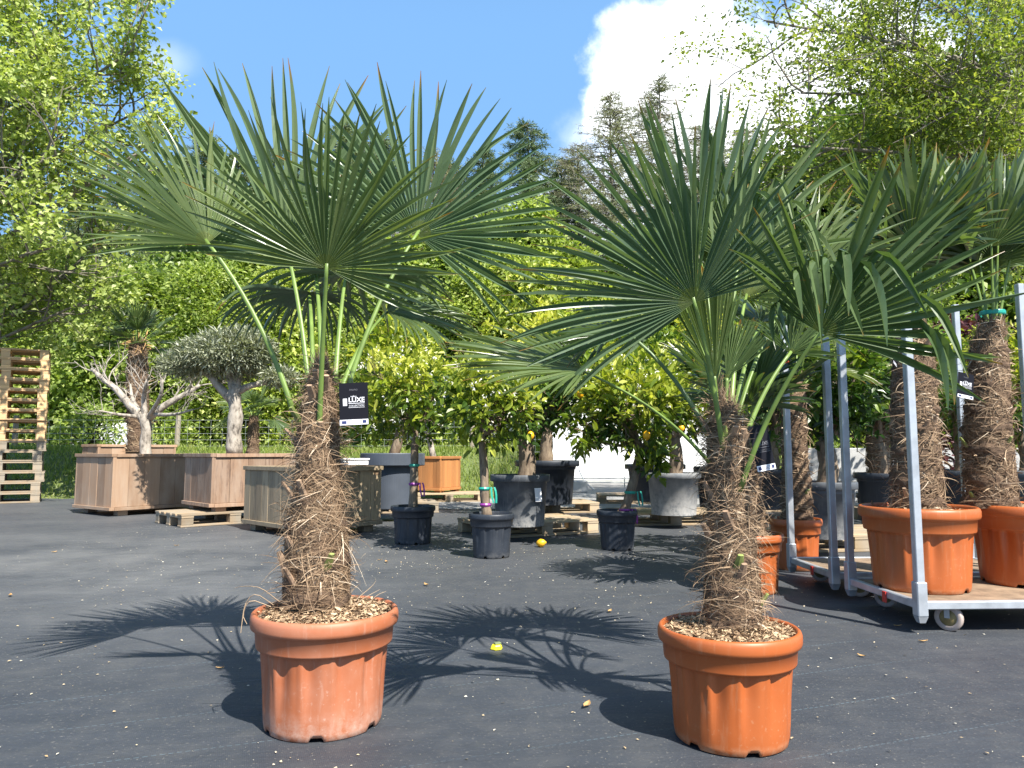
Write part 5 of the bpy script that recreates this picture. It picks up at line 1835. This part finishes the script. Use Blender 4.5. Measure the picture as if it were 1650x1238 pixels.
lemon_ground(872, 882)
p = gd(800, 1046)
o = thing('yellow_cap', p, 'bright yellow plastic cap lying on the ground cloth between the front palms', 'cap', None, R_(20))
mb = MB()
mb.lathe([(.0245, 0), (.026, .002), (.022, .014), (.019, .018)], 6, closed_top=True, closed_bot=True)
mb.build('cap_body', MT['yellow'], o)
mb = MB()
mb.bbox((.006, .004, .022), (.028, .022, .008), .002)
mb.build('inner_grip', simple('grey_green_plastic', (.16, .2, .1), .5), o)

rg = np.random.default_rng(44)
x = np.concatenate([rg.normal(.2, 1.5, 6000), rg.uniform(-4, 4, 9000)])
y = np.concatenate([rg.normal(5.8, 1.3, 6000), 1.6 + 9.5 * rg.random(9000) ** 1.2])
kp = rg.random(len(x)) < 0.34 + 0.66 * np.clip(np.sin(x * 3.1 + 2 * np.sin(y * 1.7)) * np.sin(y * 2.3 + x) + .25, 0, 1)   # swept into drifts
x, y = x[kp], y[kp]
n = len(x)
L = .003 + .013 * rg.random(n) ** 3
mb = MB()
kites(mb, np.stack([x, y, np.full(n, .003)], 1), rdir(rg, n) * np.array((1, 1, .15)), np.tile((0, 0, 1.0), (n, 1)) + rg.normal(0, .25, (n, 3)), L, L * .6, np.clip(rg.normal(.6, .25, n), 0, 1), .15)
tag(mb.build('fallen_petals', MT['debris']), kind='stuff')
# mulch crumbs round the pots
DLG = 'dry leaves on the ground cloth'
mb = MB()
Lf = .055
u = np.linspace(0, 1, 7)
wd_ = .011 * np.sin(np.pi * u ** .8)
zc = .003 + .006 * (u - .5) ** 2 * 4
V = np.concatenate([np.stack([u * Lf, wd_, zc + .004], 1), np.stack([u * Lf, 0 * u, zc], 1), np.stack([u * Lf, -wd_, zc + .005], 1)])
mb.add(V, [[(j, 7 + j, 8 + j, j + 1) for j in range(6)] + [(7 + j, 14 + j, 15 + j, 8 + j) for j in range(6)]])
dl = mb.build('dry_leaf', MT['dryleaf'])
DLL = 'small curled brown dry leaf on the dark ground cloth'
tag(dl, DLL, 'leaf', DLG)
for k_, (xx, yv) in enumerate([(347, 1078), (16, 962), (92, 890), (608, 903), (625, 907), (985, 985), (1440, 1010), (690, 945), (1235, 1160), (1480, 1035), (1420, 930), (950, 1135), (280, 880), (1395, 1060)]):
    p = gd(xx, yv)
    o = dl
    if k_:
        o = dl.copy()
        sc.collection.objects.link(o)
    o.location = (p.x, p.y, 0.001)
    o.rotation_euler = (0, 0, k_ * 2.1)
    s_ = .6 + .5 * ((k_ * 37) % 10) / 10
    o.scale = (s_, s_, s_)

# ================================================================== fence, car, building, wall behind
fy = 16.6
fe = thing('wire_fence', (-6, fy, .8), 'wire mesh stock fence on wooden posts along the grassy bank', 'fence')
mb = MB()
x0, x1 = -13.0, 1.0
for z in (.02, .16, .30, .44, .58, .74):
    mb.tube([(x0 + 6, 0, z), (-3 + 3, .0, z - .01), (x1 + 6, 0, z)], .004, n=4, cap=False)
for xx in np.arange(x0, x1, .26):
    mb.tube([(xx + 6, 0, .02), (xx + 6, 0, .37), (xx + 6, 0, .74)], .003, n=4, cap=False)
mb.build('wire_mesh', MT['wire'], fe)
for pxx in (20, 283, 540, 760):
    xx = at(pxx, 730, fy).x + 6
    mb = MB()
    mb.tube([(xx, .05, -.3), (xx, .05, .3), (xx + .01, .05, .84)], [.06, .058, .055], n=9)
    mb.build('post', MT['postwood'], fe)

pS = at(148, 730, 18.0)
pS.z = float(ground_z(pS.x, 18.0)) - .05
plant_tree(tree_bush(1.25, .75, .1, 150, 16, .10, 77, 'hedge', .16), (MT['forestbark'], MT['hedge']), 'shrub', pS, 'low bright green shrub in front of the parked car', 'shrub', None)
# white car seen from behind
cz = float(ground_z(-11, 19.8))
car = thing('parked_car', (-10.95, 19.8, cz), 'white car parked behind the bank, glimpsed left of the bare olive', 'car')
mb = MB()


def hull(mb, secs, rnd=.5):
    """sections along y: list of (y, [(x,z)...]) half outline mirrored"""
    k = len(secs[0][1]) * 2
    V = []
    for y, h in secs:
        V += [(-x, y, z) for x, z in h] + [(x, y, z) for x, z in h[::-1]]
    q = [(i * k + j, i * k + (j + 1) % k, (i + 1) * k + (j + 1) % k, (i + 1) * k + j) for i in range(len(secs) - 1) for j in range(k)]
    mb.add(V, [q], rnd)
    n0 = (len(secs) - 1) * k
    h2 = k // 2
    mb.add(V[:k], [[(j, k - 1 - j, k - 2 - j, j + 1) for j in range(h2 - 1)]], rnd)
    mb.add(V[n0:], [[(j, j + 1, k - 2 - j, k - 1 - j) for j in range(h2 - 1)]], rnd)


hull(mb, [(0, [(.55, .25), (.78, .32), (.82, .6), (.80, .82), (.70, .90)]), (.3, [(.6, .22), (.84, .3), (.87, .6), (.84, .86), (.72, .93)]), (3.4, [(.6, .22), (.84, .3), (.86, .58), (.82, .82), (.70, .88)]), (4.1, [(.5, .28), (.7, .34), (.74, .55), (.70, .68), (.60, .72)])])
hull(mb, [(.12, [(.70, .90), (.66, 1.1), (.60, 1.22), (.5, 1.25)]), (.55, [(.72, .92), (.68, 1.15), (.60, 1.38), (.5, 1.42)]), (1.8, [(.72, .9), (.68, 1.15), (.60, 1.38), (.5, 1.42)]), (2.9, [(.70, .88), (.68, .9), (.62, .92), (.5, .93)])])
bd = mb.build('body', MT['carpaint'], car, smooth=False)
mb = MB()
mb.bbox((0, .21, 1.14), (1.05, .02, .24), .006, Matrix.Rotation(R_(-48), 4, 'X'))
mb.build('rear_window', MT['glassdark'], car)
for s in (-1, 1):
    mb = MB()
    mb.bbox((s * .70, -.01, .70), (.16, .05, .16), .012)
    mb.build('tail_light', MT['red'], car)
    for yy_ in (.7, 3.2):
        mb = MB()
        mb.tube([(s * .70, yy_, .30), (s * .88, yy_, .30)], .30, n=20)
        wh = mb.build('wheel', MT['darkmetal'], car)
        mb = MB()
        mb.tube([(s * .86, yy_, .30), (s * .89, yy_, .30)], .18, n=16)
        mb.build('rim', MT['galv'], wh)
mb = MB()
mb.bbox((0, -.015, .62), (.5, .02, .11), .004)
mb.build('number_plate', MT['tagwhite'], car)
mb = MB()
mb.bbox((0, -.03, .40), (1.5, .10, .16), .03)
mb.build('bumper', MT['carpaint'], car)

wb = thing('white_building', (3.6, 20.1, 0), 'low white walled building behind the citrus pots', 'building')
mb = MB()
mb.bbox((0, 2, 1.35), (5.4, 4, 2.5), .01)
wl = mb.build('wall', MT['whitewall'], wb)
mb = MB()
for xx in (-1.5, .3, 2.0):
    mb.box((xx, -.006, 1.35), (.02, .012, 2.4))
for zz in (.75, 1.5):
    mb.box((0, -.005, zz), (5.3, .010, .012))
mb.build('panel_joint', simple('joint_grey', (.62, .62, .63), .7), wl)
mb = MB()
mb.bbox((0, 1.98, .05), (5.5, 4.12, .10), .01)
mb.build('plinth', MT['concrete'], wb)
mb = MB()
mb.bbox((-2.68, -.03, 1.3), (.09, .09, 2.6), .01)
mb.build('corner_post', simple('blue_grey_trim', (.32, .37, .43), .5), wb)
mb = MB()
mb.bbox((0, 1.95, 2.68), (5.9, 4.5, .14), .02)
mb.build('roof', simple('roof_sheet', (.4, .41, .43), .6), wb)
mb = MB()
for zz in (.12, .22):
    mb.tube([(1.1, 17.2, zz), (3.2, 17.15, zz - .01), (5.6, 17.25, zz)], .014, n=6)
for xx in (1.1, 2.6, 4.1, 5.6):
    mb.tube([(xx, 17.2, 0), (xx, 17.2, .26)], .012, n=6)
tag(mb.build('low_rail', MT['wire']), 'low grey pipe rail in front of the white building', 'rail')
mb = MB()
mb.tube(smoothpath([(1.15, 16.2, 1.75), (1.28, 16.1, 1.0), (1.5, 16.0, .3), (1.75, 15.9, .01)], 14), .012, n=5)
tag(mb.build('cable', MT['galv']), 'thin grey cable slanting down in front of the white building', 'cable')
mb = MB()
mb.bbox((1.33, 15.2, .12), (.40, .3, .24), .02)
tag(mb.build('concrete_block', MT['concrete']), 'pale concrete block beside the black pot before the white building', 'block')
mb = MB()
for k_ in range(6):
    mb.bbox((5.6 + k_ * 1.61, 12.4 + k_ * .05, .44), (1.6, .35, .88), .015, rnd=.5)
lw = mb.build('low_wall', MT['concrete'])
tag(lw, 'low pale grey concrete wall behind the black pots at right', 'wall')
